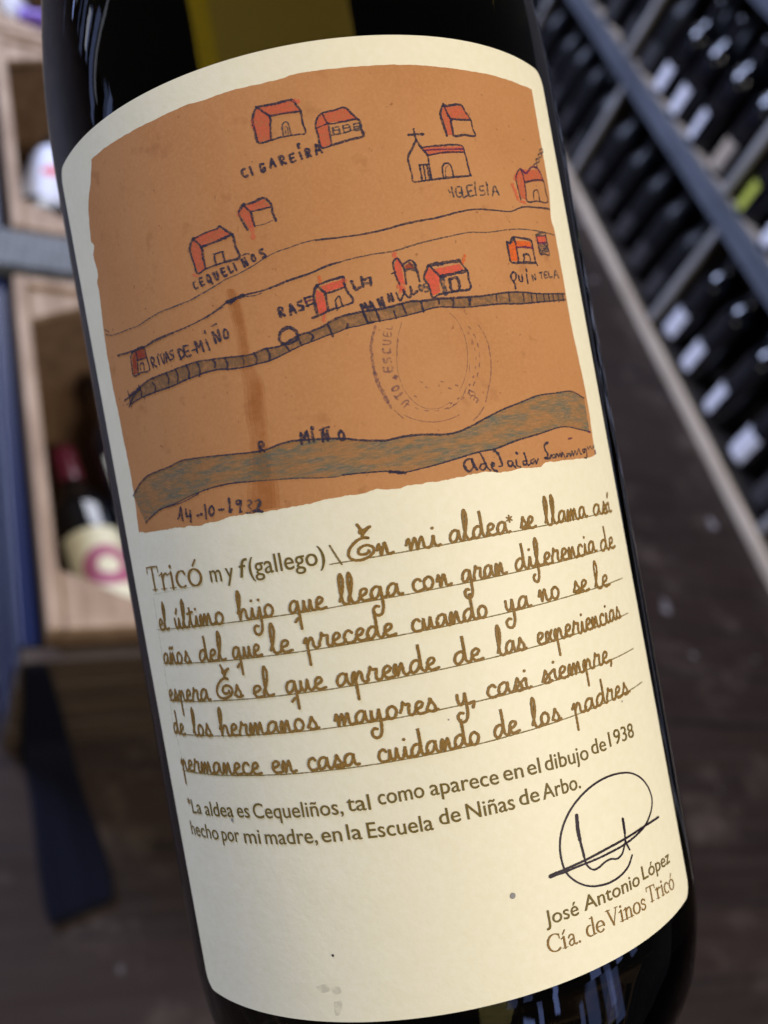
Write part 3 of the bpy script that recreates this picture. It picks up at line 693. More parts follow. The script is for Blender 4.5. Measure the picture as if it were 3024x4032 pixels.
REG = {'top':[-3097,5472,-3004,5480,-2658,5486,-2346,5485,-2038,5488,-1705,5496,-1374,5507,-1070,5500,-734,5510,-415,5503,-102,5509,22,5533,358,5536,696,5536,1111,5533,1400,5535,1701,5531,2049,5525,2495,5523,3019,5529,3352,5532,3699,5540],'right':[3699,5540,3688,4869,3664,4094,3574,3702,3611,3567,3618,2935,3606,2255,3652,1718,3679,1131,3622,476],'bottom':[-3654,505,-3282,469,-2834,457,-2380,437,-2114,427,-1862,447,-1630,448,-1305,442,-1039,433,-802,429,-607,432,-527,455,-227,444,-211,445,-84,437,155,454,281,436,584,433,1080,425,1202,433,1389,436,1581,432,1684,417,1845,406,2016,406,2135,410,2330,384,2454,423,2541,431,2813,433,3230,421,3595,431,3652,456],'left':[-3654,505,-3585,1060,-3600,1598,-3633,2243,-3653,2632,-3637,3166,-3582,3611,-3548,3855,-3558,3948,-3478,4037,-3524,4306,-3447,4432,-3511,4505,-3449,4838,-3388,4992,-3239,5211,-3116,5435],'river_top':[-3613,1003,-3420,1103,-3147,1198,-2877,1226,-2610,1241,-2364,1277,-2176,1266,-1926,1245,-1583,1208,-1265,1176,-1078,1178,-892,1208,-715,1211,-148,1130,47,1074,345,1018,596,1027,825,1011,1077,972,1256,977,1449,1024,1678,1100,1946,1177,2230,1236,2541,1300,2877,1314,3269,1323,3584,1226],'river_bottom':[-3384,605,-3168,673,-2923,734,-2586,766,-2285,818,-1966,853,-1657,857,-1334,827,-1031,791,-741,756,-462,709,-276,690,-226,698,78,674,340,643,498,601,645,607,903,626,1241,666,1524,698,1718,703,2067,767,2417,806,2927,863,3309,806,3579,759],'rail_top':[-3220,2303,-2966,2349,-2705,2401,-2484,2409,-2225,2417,-2013,2425,-1815,2427,-1587,2402,-1414,2381,-1206,2353,-1043,2345,-897,2370,-701,2365,-453,2443,-330,2456,-190,2481,-95,2508,-45,2536,96,2571,247,2582,345,2585,352,2587,511,2586,664,2592,841,2615,960,2629,1085,2615,1288,2622,1473,2616,1709,2613,1936,2615,2277,2644,2543,2653,2899,2637,3204,2649,3567,2673],'rail_bottom':[-3241,2187,-2935,2216,-2628,2222,-2272,2226,-2054,2249,-1803,2265,-1549,2264,-1380,2230,-1171,2212,-1007,2214,-825,2223,-414,2323,-290,2343,-72,2384,-12,2388,143,2421,293,2425,476,2441,383,2446,552,2444,753,2453,911,2470,1082,2492,1175,2510,1319,2520,1523,2497,1739,2486,1911,2495,2244,2504,2535,2499,2976,2531,3213,2551,3559,2586],'fold_left':[-1219,3192,-1220,3078,-1193,2578,-1214,2260,-1178,2041,-1202,1761,-1225,1538,-1216,1422,-1260,1146,-1385,465],'fold_right':[-1159,3177,-1121,3054,-1104,2557,-1109,2236,-1030,2009,-1053,1730,-1077,1451,-1092,1265,-1108,1079,-1106,719,-1139,460],'label_top':[-3642,5830,-3086,5820,-2667,5834,-2313,5843,-2007,5854,-1731,5857,-1472,5864,-1229,5862,-886,5874,-556,5882,-241,5891,70,5893,423,5910,764,5917,1232,5921,1725,5915,2277,5905,2584,5898,2934,5899,3338,5906,3848,5924],'label_bottom':[3454,-5906,2963,-5875,2574,-5855,2234,-5846,2033,-5868,1565,-5865,1008,-5864,496,-5869,10,-5864,-475,-5865,-757,-5880,-1182,-5880,-1522,-5884,-2008,-5891,-2421,-5902,-2893,-5915,-3272,-5919,-3735,-5933],'label_left':[-4063,5268,-4158,4847,-4252,4331,-4355,3878,-4417,3009,-4398,2235,-4233,1300,-4220,677,-4231,-285,-4119,-651,-4126,-1807,-4113,-2990,-4140,-3935,-4115,-4788,-4081,-5475],'label_right':[4190,5500,4178,4888,4192,4465,4193,4040,4214,3486,4202,2874,4083,2498,4142,1836,4144,1091,4178,395,4183,-348,4260,-1152,4213,-1890,4182,-2177,4176,-3239,4185,-4078,4276,-4946,4285,-5508]}
HAND = [
 ('En',-341,-337,211,-311),
 ('mi',370,-325,786,-330),
 ('aldea',911,-318,1725,-335),
 ('se',1884,-336,2124,-328),
 ('llama',2290,-341,3116,-346),
 ('así',3271,-351,3826,-359),
 ('el',-3533,-846,-3250,-843),
 ('último',-3102,-840,-2097,-828),
 ('hijo',-1897,-834,-1345,-816),
 ('que',-1168,-828,-701,-829),
 ('llega',-529,-820,237,-820),
 ('con',355,-826,833,-812),
 ('gran',968,-822,1568,-823),
 ('diferencia',1707,-817,3189,-826),
 ('de',3296,-836,3724,-849),
 ('años',-3571,-1317,-2883,-1294),
 ('del',-2700,-1297,-2215,-1289),
 ('que',-2091,-1291,-1645,-1295),
 ('le',-1514,-1284,-1219,-1278),
 ('precede',-1052,-1282,65,-1287),
 ('cuando',269,-1290,1254,-1288),
 ('ya',1459,-1290,1830,-1285),
 ('no',1976,-1264,2340,-1272),
 ('se',2554,-1278,2871,-1290),
 ('le',3012,-1303,3365,-1315),
 ('espera',-3610,-1831,-2617,-1787),
 ('Es',-2487,-1787,-2042,-1774),
 ('el',-1893,-1796,-1577,-1796),
 ('que',-1410,-1791,-883,-1781),
 ('aprende',-739,-1786,499,-1768),
 ('de',693,-1774,1058,-1783),
 ('las',1264,-1791,1655,-1782),
 ('experiencias',1829,-1780,3512,-1781),
 ('de',-3651,-2282,-3323,-2273),
 ('los',-3113,-2272,-2708,-2267),
 ('hermanos',-2546,-2267,-1055,-2258),
 ('mayores',-850,-2257,410,-2269),
 ('y,',632,-2265,898,-2265),
 ('casi',1022,-2257,1634,-2266),
 ('siempre,',1797,-2246,3118,-2286),
 ('permanece',-3599,-2781,-1972,-2751),
 ('en',-1813,-2754,-1458,-2753),
 ('casa',-1295,-2751,-640,-2752),
 ('cuidando',-403,-2760,870,-2755),
 ('de',1027,-2750,1367,-2741),
 ('los',1559,-2754,1980,-2753),
 ('padres.',2180,-2749,3419,-2784),
]
RULES = [[-569,-330,3825,-362],[-3561,-850,3743,-840],[-3585,-1323,3778,-1296],[-3611,-1833,3750,-1782],[-3599,-2285,3721,-2269],[-3608,-2800,3810,-2762]]
THIN = [[-3534,-370,-2953,-347,-2389,-329],[-3547,-401,-3583,-962,-3626,-1898,-3646,-2304,-3604,-2333,-3553,-2701],[-3639,-855,-3511,-846]]
SANS = [
 ('m',0,-2233,-310,-2046,-318),
 ('y',0,-1975,-311,-1852,-318),
 ('f',1,-1788,-311,-1673,-312),
 ('(gallego)',0,-1622,-307,-614,-312),
 ('La',2,-3518,-3380,-3259,-3360),
 ('aldea',2,-3174,-3365,-2572,-3338),
 ('es',2,-2500,-3336,-2281,-3335),
 ('Cequeliños,',2,-2217,-3337,-943,-3329),
 ('tal',2,-889,-3303,-597,-3316),
 ('como',2,-495,-3274,65,-3265),
 ('aparece',2,138,-3264,984,-3304),
 ('en',2,1050,-3291,1313,-3307),
 ('el',2,1371,-3305,1553,-3315),
 ('dibujo',2,1620,-3318,2305,-3360),
 ('de',2,2371,-3328,2644,-3349),
 ('1938',2,2716,-3329,3294,-3366),
 ('hecho',2,-3668,-3695,-2958,-3671),
 ('por',2,-2886,-3672,-2536,-3662),
 ('mi',2,-2453,-3670,-2175,-3664),
 ('madre,',2,-2099,-3666,-1341,-3656),
 ('en',2,-1282,-3655,-1017,-3656),
 ('la',2,-948,-3645,-764,-3655),
 ('Escuela',2,-693,-3654,102,-3669),
 ('de',2,184,-3631,443,-3631),
 ('Niñas',2,520,-3633,1128,-3650),
 ('de',2,1196,-3633,1468,-3644),
 ('Arbo.',2,1516,-3647,2092,-3667),
 ('José',3,1252,-5129,1726,-5143),
 ('Antonio',3,1813,-5133,2825,-5179),
 ('López',3,2901,-5153,3666,-5225),
]
SERIF_D = [
 ('Tricó',0,-3623,-310,-2367,-325),
 ('Cía.',1,1215,-5457,1701,-5476),
 ('de',1,1778,-5455,2072,-5470),
 ('Vinos',1,2117,-5455,2877,-5512),
 ('Tricó',1,2919,-5471,3665,-5580),
]
SIG = [
 (0.24,[2768,-4769,2659,-4870,2493,-4926,2281,-4941,2064,-4905,1898,-4840,1750,-4729,1652,-4599,1617,-4456,1623,-4274,1673,-4117,1777,-3964,1920,-3840,2126,-3737,2368,-3681,2618,-3677,2883,-3724,3101,-3808,3299,-3951,3426,-4120,3456,-4294,3359,-4422,3163,-4524,2916,-4567,2663,-4588,2371,-4590,2078,-4586,1812,-4577,1615,-4582,1430,-4571]),
 (0.27,[1425,-4563,1649,-4550,1967,-4539,2337,-4524,2701,-4524,3137,-4527,3557,-4556]),
 (0.5,[1946,-3973,1935,-4060,1926,-4174,1929,-4267]),
 (0.32,[1929,-4267,1938,-4375,1948,-4495]),
 (0.22,[1946,-4477,1958,-4580,2001,-4653,2067,-4699,2146,-4698,2266,-4670,2367,-4671,2481,-4707,2579,-4683,2638,-4621,2682,-4556]),
 (0.4,[2712,-4275,2707,-4370,2703,-4452]),
 (0.26,[2703,-4452,2688,-4556,2737,-4685]),
 (0.5,[1424,-4570,1511,-4562]),
]
MARKS = [[-528,-109,-481,-225,-425,-350]]
DOTS = [('star',[1740,-180],0.42,0),('star',[-3584,-3224],0.38,0),('dot',[-1415,-5053],0.2,1),('star',[895,-4660],0.45,2),('dot',[-2616,-3382],0.3,2),('dot',[504,-2415],0.12,2),('dot',[3145,-2851],0.16,2)]
SMUDGE_D = [[-1730,-5452,-1591,-5413,-1535,-5485,-1660,-5522],[-1528,-5453,-1411,-5440,-1391,-5513,-1487,-5536],[-1517,-5631,-1400,-5617,-1467,-5787,-1527,-5799]]
# ================================================================== the wine bottle
R0 = 0.040                                    # body radius
bottle = empty('wine_bottle', 'dark wine bottle held in front, cream label with handwriting and a brown village drawing', 'wine bottle')
bottle.matrix_world = Matrix([[0.870775, 0.39732, -0.289634, 0.057693], [-0.01598, 0.611626, 0.790986, 0.089811], [0.491422, -0.684142, 0.538938, 0.826569], [0, 0, 0, 1]])

def smooth_profile(pts, n=8):
    out = []
    for i in range(len(pts)-1):
        p0 = pts[max(i-1,0)]; p1 = pts[i]; p2 = pts[i+1]; p3 = pts[min(i+2,len(pts)-1)]
        for k in range(n):
            t = k/n
            out.append(tuple(0.5*((2*p1[j]) + (-p0[j]+p2[j])*t + (2*p0[j]-5*p1[j]+4*p2[j]-p3[j])*t*t + (-p0[j]+3*p1[j]-3*p2[j]+p3[j])*t**3) for j in (0,1)))
    out.append(pts[-1]); return out
prof = [(0.0, -1.95), (0.35, -2.03), (0.55, -2.17), (0.66, -2.165), (0.76, -2.085), (0.855, -1.985), (0.927, -1.865), (0.962, -1.765), (0.987, -1.64), (1.0, -1.48)]
prof = smooth_profile(prof, 6)
prof += [(1.0, -1.0), (1.0, 0.0), (1.0, 1.0), (1.0, 1.45)]
sh = [(1.0, 1.5), (0.994, 1.72), (0.975, 1.93), (0.935, 2.2), (0.86, 2.6), (0.72, 3.1), (0.55, 3.6), (0.42, 4.1), (0.36, 4.7), (0.345, 5.2), (0.345, 5.45), (0.37, 5.5), (0.37, 5.65), (0.34, 5.7), (0.0, 5.7)]
prof += smooth_profile(sh, 6)
m = MB(); m.lathe([(r*R0, z*R0) for r, z in prof], 160)
m.build('glass_body', glass, bottle, smooth=True)
m = MB(); m.lathe([(r*R0+0.0004, z*R0) for r, z in ((0.36, 4.55), (0.355, 5.0), (0.35, 5.45), (0.375, 5.5), (0.375, 5.65), (0.345, 5.72), (0.0, 5.73))], 48)
m.build('capsule', CAPS['black'], bottle, smooth=True)

def cyl(u, v, h=0.0):
    """label millimetres -> point on the bottle wall, h mm proud of the glass"""
    r = 40.0 + h; a = u / 40.0
    return (r*math.sin(a)*0.001, -r*math.cos(a)*0.001, v*0.001)

def pairs(a): return [(a[i]/100.0, a[i+1]/100.0) for i in range(0, len(a), 2)]

def catmull(pts, step):
    """resample a polyline with a Catmull-Rom spline at about `step` mm"""
    P = [np.array(p, float) for p in pts]; out = [P[0]]
    for i in range(len(P)-1):
        p0 = P[i-1] if i else 2*P[0]-P[1]; p1, p2 = P[i], P[i+1]; p3 = P[i+2] if i+2 < len(P) else 2*P[-1]-P[-2]
        d = np.linalg.norm(p2-p1)
        if d < 1e-6: continue
        d0, d2 = max(np.linalg.norm(p1-p0), 1e-6), max(np.linalg.norm(p3-p2), 1e-6)
        m1 = (p2-p0)/(d0+d)*d; m2 = (p3-p1)/(d+d2)*d
        n = max(1, int(d/step + 0.5))
        for k in range(1, n+1):
            t = k/n; t2, t3 = t*t, t*t*t
            out.append((2*t3-3*t2+1)*p1 + (t3-2*t2+t)*m1 + (-2*t3+3*t2)*p2 + (t3-t2)*m2)
    return out

LAY = [0]
def ribbon(mb, pts, w, h, mi=0, step=0.16, rough=0.12, caps=True, taper=None):
    """a pen stroke of width w mm lying on the label"""
    C = catmull(pts, step) if len(pts) > 1 else [np.array(pts[0])]*2
    LAY[0] += 1; h = h + (LAY[0] % 4000) * 2.5e-6
    n = len(C); vs = []; fs = []
    T = []
    for i in range(n):
        d = C[min(i+1, n-1)] - C[max(i-1, 0)]
        l = np.linalg.norm(d); T.append(d/l if l > 1e-9 else np.array([1.0, 0]))
    for i in range(n):
        ww = w*0.5*(taper(i/(n-1)) if taper else 1.0)
        nn = np.array([-T[i][1], T[i][0]])
        a = C[i] + nn*ww*(1+rnd.uniform(-rough, rough)*1.6); b_ = C[i] - nn*ww*(1+rnd.uniform(-rough, rough)*1.6)
        vs += [cyl(*a, h), cyl(*b_, h)]
        if i: fs.append((2*i-2, 2*i-1, 2*i+1, 2*i))
    if caps:
        for i, sgn in ((0, -1), (n-1, 1)):
            ww = w*0.5*(taper(i/(n-1)) if taper else 1.0)
            c0 = C[i]; nn = np.array([-T[i][1], T[i][0]]); k0 = len(vs)
            arc = [cyl(*(c0 + nn*ww*math.cos(t) + sgn*T[i]*ww*math.sin(t)), h) for t in (PI*k/6 for k in range(7))]
            vs += arc
            fs.append(tuple(range(k0, k0+7)) if sgn < 0 else tuple(range(k0+6, k0-1, -1)))
    # every face outwards
    mb.add(vs, [f if ((Vector(vs[f[1]])-Vector(vs[f[0]])).cross(Vector(vs[f[2]])-Vector(vs[f[0]]))).dot(Vector((vs[f[0]][0], vs[f[0]][1], 0))) > 0 else tuple(reversed(f)) for f in fs], mi)

def polyfit(pts, xi, deg):
    P = np.array(pts); return np.poly1d(np.polyfit(P[:, xi], P[:, 1-xi], deg))
ltop = polyfit(pairs(REG['label_top']), 0, 2); lbot = polyfit(pairs(REG['label_bottom']), 0, 2)
UL, UR = -42.0, 42.0
lleft = polyfit(pairs(REG['label_left']), 1, 1); lright = polyfit(pairs(REG['label_right']), 1, 1)

# --- paper label, rounded corners, real thickness
H_P = 0.13
def paper_grid():
    mb = MB(); nu, nv, rc = 150, 90, 2.2
    rows = []
    for j in range(nv+1):
        t = j/nv
        t = 0.5 - 0.5*math.cos(PI*t)
        row = []
        for i in range(nu+1):
            s = i/nu
            v0, v1 = lbot(0), ltop(0); vv = v0 + (v1-v0)*t
            ul, ur = lleft(vv), lright(vv)
            for _ in range(2):
                u = ul + (ur-ul)*s; vv = lbot(u) + (ltop(u)-lbot(u))*t; ul, ur = lleft(vv), lright(vv)
            e = min((t)*(v1-v0), (1-t)*(v1-v0))
            if e < rc:
                k = rc - math.sqrt(max(rc*rc - (rc-e)**2, 0)); u = (ul+k) + (ur-ul-2*k)*s
            row.append((u, vv))
        rows.append(row)
    vs = [cyl(u, v, H_P) for r in rows for u, v in r]; n = nu+1
    fs = [(j*n+i, j*n+i+1, (j+1)*n+i+1, (j+1)*n+i) for j in range(nv) for i in range(nu)]
    mb.add(vs, fs)
    ring = [rows[0][i] for i in range(n)] + [rows[j][nu] for j in range(1, nv+1)] + [rows[nv][i] for i in range(nu-1, -1, -1)] + [rows[j][0] for j in range(nv-1, 0, -1)]
    k = len(ring); sv = [cyl(u, v, H_P) for u, v in ring] + [cyl(u, v, -0.02) for u, v in ring]
    mb.add(sv, [(i, k+i, k+(i+1) % k, (i+1) % k) for i in range(k)])
    return mb
label = paper_grid().build('paper_label', paper, bottle, smooth=True)

ZS = [z for r, z in prof]; RS = [r for r, z in prof]
k0 = max(i for i in range(len(ZS)) if ZS[i] < -1.4 and RS[i] < 0.99); ZS, RS = ZS[k0:], RS[k0:]
def back_panel(name, u0, u1, v0, v1, mt):
    """unseen sheet added behind the bottle, following wall and shoulder"""
    mb = MB(); nu, nv = 40, 60; vs = []
    for j in range(nv+1):
        z = v0+(v1-v0)*j/nv; r = float(np.interp(z/40, ZS, RS))*0.040+0.0001
        for i in range(nu+1):
            a = (u0+(u1-u0)*i/nu)/40
            vs.append((r*math.sin(a), r*math.cos(a), z*0.001))
    mb.add(vs, [(j*(nu+1)+i+1, j*(nu+1)+i, (j+1)*(nu+1)+i, (j+1)*(nu+1)+i+1) for j in range(nv) for i in range(nu)])
    return mb.build(name, mt, bottle, smooth=True)
N, L, b = nodes(glowsheet)
tr = N.new('ShaderNodeBsdfTranslucent'); tr.inputs['Color'].default_value = (0.80, 0.72, 0.60, 1)
ad = N.new('ShaderNodeMixShader'); ad.inputs[0].default_value = 0.85
L.new(b.outputs[0], ad.inputs[1]); L.new(tr.outputs[0], ad.inputs[2]); L.new(ad.outputs[0], N['Material Output'].inputs['Surface'])
for q_ in (yellowglow,):
    N, L, b = nodes(q_)
    tr = N.new('ShaderNodeBsdfTranslucent'); tr.inputs['Color'].default_value = (0.98, 0.86, 0.22, 1)
    ad = N.new('ShaderNodeMixShader'); ad.inputs[0].default_value = 0.97
    L.new(b.outputs[0], ad.inputs[1]); L.new(tr.outputs[0], ad.inputs[2]); L.new(ad.outputs[0], N['Material Output'].inputs['Surface'])
SL, SR = -7.3, 5.6          # the pale strip, mm either side of the back seam
back_panel('back_mask', SL-52, SL-1.8, -72, 150, black_mask)  # unseen black backing, added to block the view through the glass
back_panel('back_mask', SR+.05, SR+55, -72, 150, black_mask)
back_panel('glow_strip', SL, SR, 50, 150, glowsheet)  # unseen translucent strips added to make the olive glow in the glass
back_panel('glow_edge', SL-1.75, SL-.02, 50, 150, yellowglow)
back_panel('back_mask', SL-1.75, SR, -72, 49.5, black_mask)

# --- the printed brown picture
def jag(pts, step, amp):
    C = catmull(pts, step); out = []; w = 0.0
    for c in C:
        w = 0.6*w + rnd.uniform(-1, 1)*amp
        out.append(c + np.array([rnd.uniform(-amp, amp)*0.3, w]) )
    return np.array(out)
rt_ = jag(pairs(REG['top']), 0.3, 0.035); rb_ = jag(pairs(REG['bottom']), 0.3, 0.085)
rl_ = jag([(y, x) for x, y in pairs(REG['left'])], 0.3, 0.06); rr_ = jag([(y, x) for x, y in pairs(REG['right'])], 0.3, 0.03)
def srt(a): return a[np.argsort(a[:, 0])]
rt_, rb_, rl_, rr_ = srt(rt_), srt(rb_), srt(rl_), srt(rr_)
mb = MB(); nu, nv = 260, 200; vs = []
for j in range(nv+1):
    for i in range(nu+1):
        s, t = i/nu, j/nv; vv = -2 + 56*t
        for _ in range(3):
            a, b_ = np.interp(vv, rl_[:, 0], rl_[:, 1]), np.interp(vv, rr_[:, 0], rr_[:, 1]); u = a + (b_-a)*s
            lo, hi = np.interp(u, rb_[:, 0], rb_[:, 1]), np.interp(u, rt_[:, 0], rt_[:, 1]); vv = lo + (hi-lo)*t
        vs.append(cyl(u, vv, H_P+0.012))
mb.add(vs, [(j*(nu+1)+i, j*(nu+1)+i+1, (j+1)*(nu+1)+i+1, (j+1)*(nu+1)+i) for j in range(nv) for i in range(nu)])
pic = mb.build('village_picture', tan, label, smooth=True)

def strip(mb, A, B_, h, mi, n=160, edge=0.0, rows=6):
    A = np.array(catmull(A, 0.3)); B_ = np.array(catmull(B_, 0.3))
    def at(P, t):
        d = np.r_[0, np.cumsum(np.linalg.norm(np.diff(P, axis=0), axis=1))]; d /= d[-1]
        return np.array([np.interp(t, d, P[:, 0]), np.interp(t, d, P[:, 1])])
    vs = []
    for i in range(n+1):
        a, b_ = at(A, i/n), at(B_, i/n)
        a = a + rnd.uniform(-edge, edge); b_ = b_ + rnd.uniform(-edge, edge)
        vs += [cyl(*(a + (b_-a)*k/rows), h) for k in range(rows+1)]
    w = rows+1
    mb.add(vs, [(i*w+k, i*w+k+1, (i+1)*w+k+1, (i+1)*w+k) for i in range(n) for k in range(rows)], mi)

mb = MB()
strip(mb, pairs(REG['river_top']), pairs(REG['river_bottom']), H_P+0.03, 0)
strip(mb, pairs(REG['rail_top']), pairs(REG['rail_bottom']), H_P+0.034, 1)
FL, FR_ = pairs(REG['fold_left']), pairs(REG['fold_right'])
for k, (s0, s1) in enumerate(((-.5, 1.35), (-.2, 1.12), (.15, .95))):
    nn = min(len(FL), len(FR_)); A_ = [np.array(FL[i]) for i in range(len(FL))]; 
    ra, rb2 = np.array(catmull(FL, .3)), np.array(catmull(FR_, .3))
    def at_(P, t):
        d = np.r_[0, np.cumsum(np.linalg.norm(np.diff(P, axis=0), axis=1))]; d /= d[-1]
        return np.array([np.interp(t, d, P[:, 0]), np.interp(t, d, P[:, 1])])
    PA, PB = [], []
    for i in range(25):
        a, b_ = at_(ra, i/24), at_(rb2, i/24); PA.append(tuple(a+(b_-a)*s0)); PB.append(tuple(a+(b_-a)*s1))
    strip(mb, PA, PB, H_P+0.020+k*0.001, 2, 90, 0.05)
mb.build('colour_wash', [RIVER, RAIL, FOLD], label, smooth=True)

mb = MB()
for k, (c_, q) in enumerate(FILL_D):
    P = pairs(q); P2 = []
    for i in range(len(P)):
        a, b_ = np.array(P[i]), np.array(P[(i+1) % len(P)]); n = max(1, int(np.linalg.norm(b_-a)/0.35))
        for t in range(n): P2.append(a + (b_-a)*t/n + np.array([rnd.uniform(-.05, .05), rnd.uniform(-.05, .05)]))
    vs = [cyl(u, v, H_P+0.05+k*1e-4) for u, v in P2]
    mb.add(vs, [tuple(range(len(vs)))], c_)
mb.build('crayon_roofs', FILL, label)

mb = MB()
for w, t, q in INK_D:
    w2 = w*rnd.uniform(0.82, 0.98)
    ph = rnd.uniform(0, 6)
    ribbon(mb, pairs(q), w2, H_P+0.07, t, 0.14, 0.2, True, lambda x, ph=ph: 1 + 0.18*math.sin(ph + 9*x))
mb.build('pencil_drawing', INK, label)

mb = MB()
for w, q in STAMP_D: ribbon(mb, pairs(q), w, H_P+0.04, 0, 0.16, 0.25)
mb.build('round_stamp', STAMP, label)

# --- school handwriting: pen skeletons in x-heights (main stroke joins the letters; extras are lifted strokes)
desc = lambda x: [(x-.01, .9), (x, 0), (x-.02, -.6), (x-.14, -1.02), (x-.36, -1.16), (x-.58, -.98), (x-.6, -.68), (x-.44, -.5), (x-.28, -.55)]
bowl = [(.64, .82), (.46, 1.0), (.2, .84), (.06, .40), (.14, .05), (.36, .10), (.57, .5)]
HW = {
 'a': (.92, bowl + [(.64, .95), (.65, .35), (.76, .03), (.92, .08)], []),
 'c': (.66, [(.55, .80), (.42, 1.0), (.18, .85), (.07, .42), (.2, .05), (.42, .0), (.66, .1)], []),
 'd': (.95, bowl + [(.66, 1.1), (.66, 2.0), (.67, 1.0), (.68, .3), (.79, .03), (.95, .08)], []),
 'e': (.70, [(.08, .38), (.4, .55), (.52, .82), (.38, 1.0), (.17, .84), (.1, .4), (.25, .03), (.48, .02), (.7, .1)], []),
 'f': (.72, [(.02, .05), (.28, .9), (.42, 1.75), (.32, 2.1), (.2, 1.75), (.2, .6), (.32, .08), (.5, .02), (.72, .1)], [[(.2, 1.2), (.22, 0), (.16, -.75), (.0, -1.1), (-.2, -1.0), (-.26, -.7), (-.12, -.55)]]),
 'g': (.95, bowl + [(.64, .92), (.66, .2), (.78, .02), (.95, .1)], [desc(.66)]),
 'h': (.90, [(.0, .65), (.2, 1.25), (.32, 1.9), (.22, 2.2), (.1, 1.8), (.1, .9), (.12, .05), (.2, .5), (.42, .92), (.58, .8), (.6, .25), (.72, .02), (.9, .1)], []),
 'i': (.48, [(.2, .92), (.2, .3), (.31, .02), (.48, .1)], [[(.2, 1.42), (.22, 1.44)]]),
 'í': (.48, [(.2, .92), (.2, .3), (.31, .02), (.48, .1)], [[(.2, 1.35), (.34, 1.65)]]),
 'j': (.48, [(.22, .92), (.22, .2), (.3, .02), (.48, .1)], [desc(.22), [(.22, 1.42), (.24, 1.44)]]),
 'l': (.56, [(.0, .3), (.22, 1.0), (.36, 1.8), (.26, 2.2), (.14, 1.8), (.14, .5), (.25, .04), (.4, .0), (.56, .1)], []),
 'm': (1.18, [(.0, .5), (.14, .98), (.18, .5), (.18, .02), (.3, .5), (.46, .98), (.5, .5), (.5, .02), (.62, .5), (.78, .98), (.83, .5), (.86, .12), (.98, .0), (1.18, .1)], []),
 'n': (.84, [(.0, .5), (.14, .98), (.18, .5), (.18, .02), (.3, .5), (.46, .98), (.51, .5), (.54, .12), (.66, .0), (.84, .1)], []),
 'o': (.84, [(.54, .84), (.38, 1.0), (.15, .82), (.07, .42), (.19, .04), (.42, .04), (.60, .42), (.58, .78), (.42, .99), (.40, 1.0)], []),
 'p': (.88, [(.0, .55), (.17, .95), (.19, .3), (.24, .5), (.44, .93), (.55, .72), (.56, .25), (.68, .02), (.88, .1)], [[(.17, .9), (.18, 0), (.18, -1.1)]]),
 'q': (.95, bowl + [(.64, .92), (.66, .2), (.78, .02), (.95, .1)], [[(.64, .9), (.66, 0), (.66, -1.15)], [(.3, -.62), (.5, -.42), (.66, -.38)]]),
 'r': (.78, [(.0, .35), (.16, .85), (.22, 1.14), (.32, .93), (.56, .92), (.5, .5), (.5, .12), (.62, .0), (.78, .1)], []),
 's': (.68, [(.04, .2), (.22, .7), (.32, 1.05), (.4, .75), (.54, .4), (.5, .08), (.3, .0), (.16, .14)], [[(.4, .0), (.55, .03), (.68, .1)]]),
 't': (.56, [(.0, .3), (.2, .9), (.2, 1.6), (.2, .5), (.28, .06), (.42, .0), (.56, .1)], [[(-.02, 1.15), (.2, 1.2), (.46, 1.25)]]),
 'u': (.88, [(.12, .92), (.12, .35), (.24, .03), (.4, .2), (.54, .92), (.56, .3), (.68, .02), (.88, .1)], []),
 'ú': (.88, [(.12, .92), (.12, .35), (.24, .03), (.4, .2), (.54, .92), (.56, .3), (.68, .02), (.88, .1)], [[(.3, 1.3), (.46, 1.6)]]),
 'ñ': (.84, [(.0, .5), (.14, .98), (.18, .5), (.18, .02), (.3, .5), (.46, .98), (.51, .5), (.54, .12), (.66, .0), (.84, .1)], [[(.1, 1.3), (.25, 1.42), (.4, 1.3), (.55, 1.42)]]),
 'x': (.72, [(.04, .75), (.18, .93), (.3, .5), (.42, .06), (.55, .02), (.72, .1)], [[(.52, .95), (.3, .5), (.06, .04)]]),
 'y': (.90, [(.12, .92), (.12, .35), (.24, .05), (.42, .25), (.56, .92), (.58, .2), (.7, .02), (.9, .1)], [desc(.58)]),
 'E': (1.62, [(1.28, 1.52), (.98, 1.58), (.58, 1.42), (.18, .98), (.1, .45), (.4, .04), (.95, .02), (1.42, .4), (1.45, .85), (1.1, 1.08), (.72, .92), (.64, .55), (.92, .38), (1.22, .52), (1.2, .62)],
      [[(.82, 2.5), (1.0, 2.12), (1.12, 2.08), (1.48, 2.22)], [(1.4, 2.2), (1.12, 1.9), (.98, 1.66), (1.28, 1.52)], [(.95, 2.2), (.88, 1.95), (1.1, 1.9)]]),
 ',': (.35, [], [[(.15, .12), (.12, -.1), (.04, -.3)]]),
 '.': (.30, [], [[(.12, .1), (.15, .1)]]),
}
XH = 1.45
yy = lambda y: 1+(y-1)*1.27 if y > 1 else (y*1.2 if y < 0 else y)
mb = MB(); mr = MB()
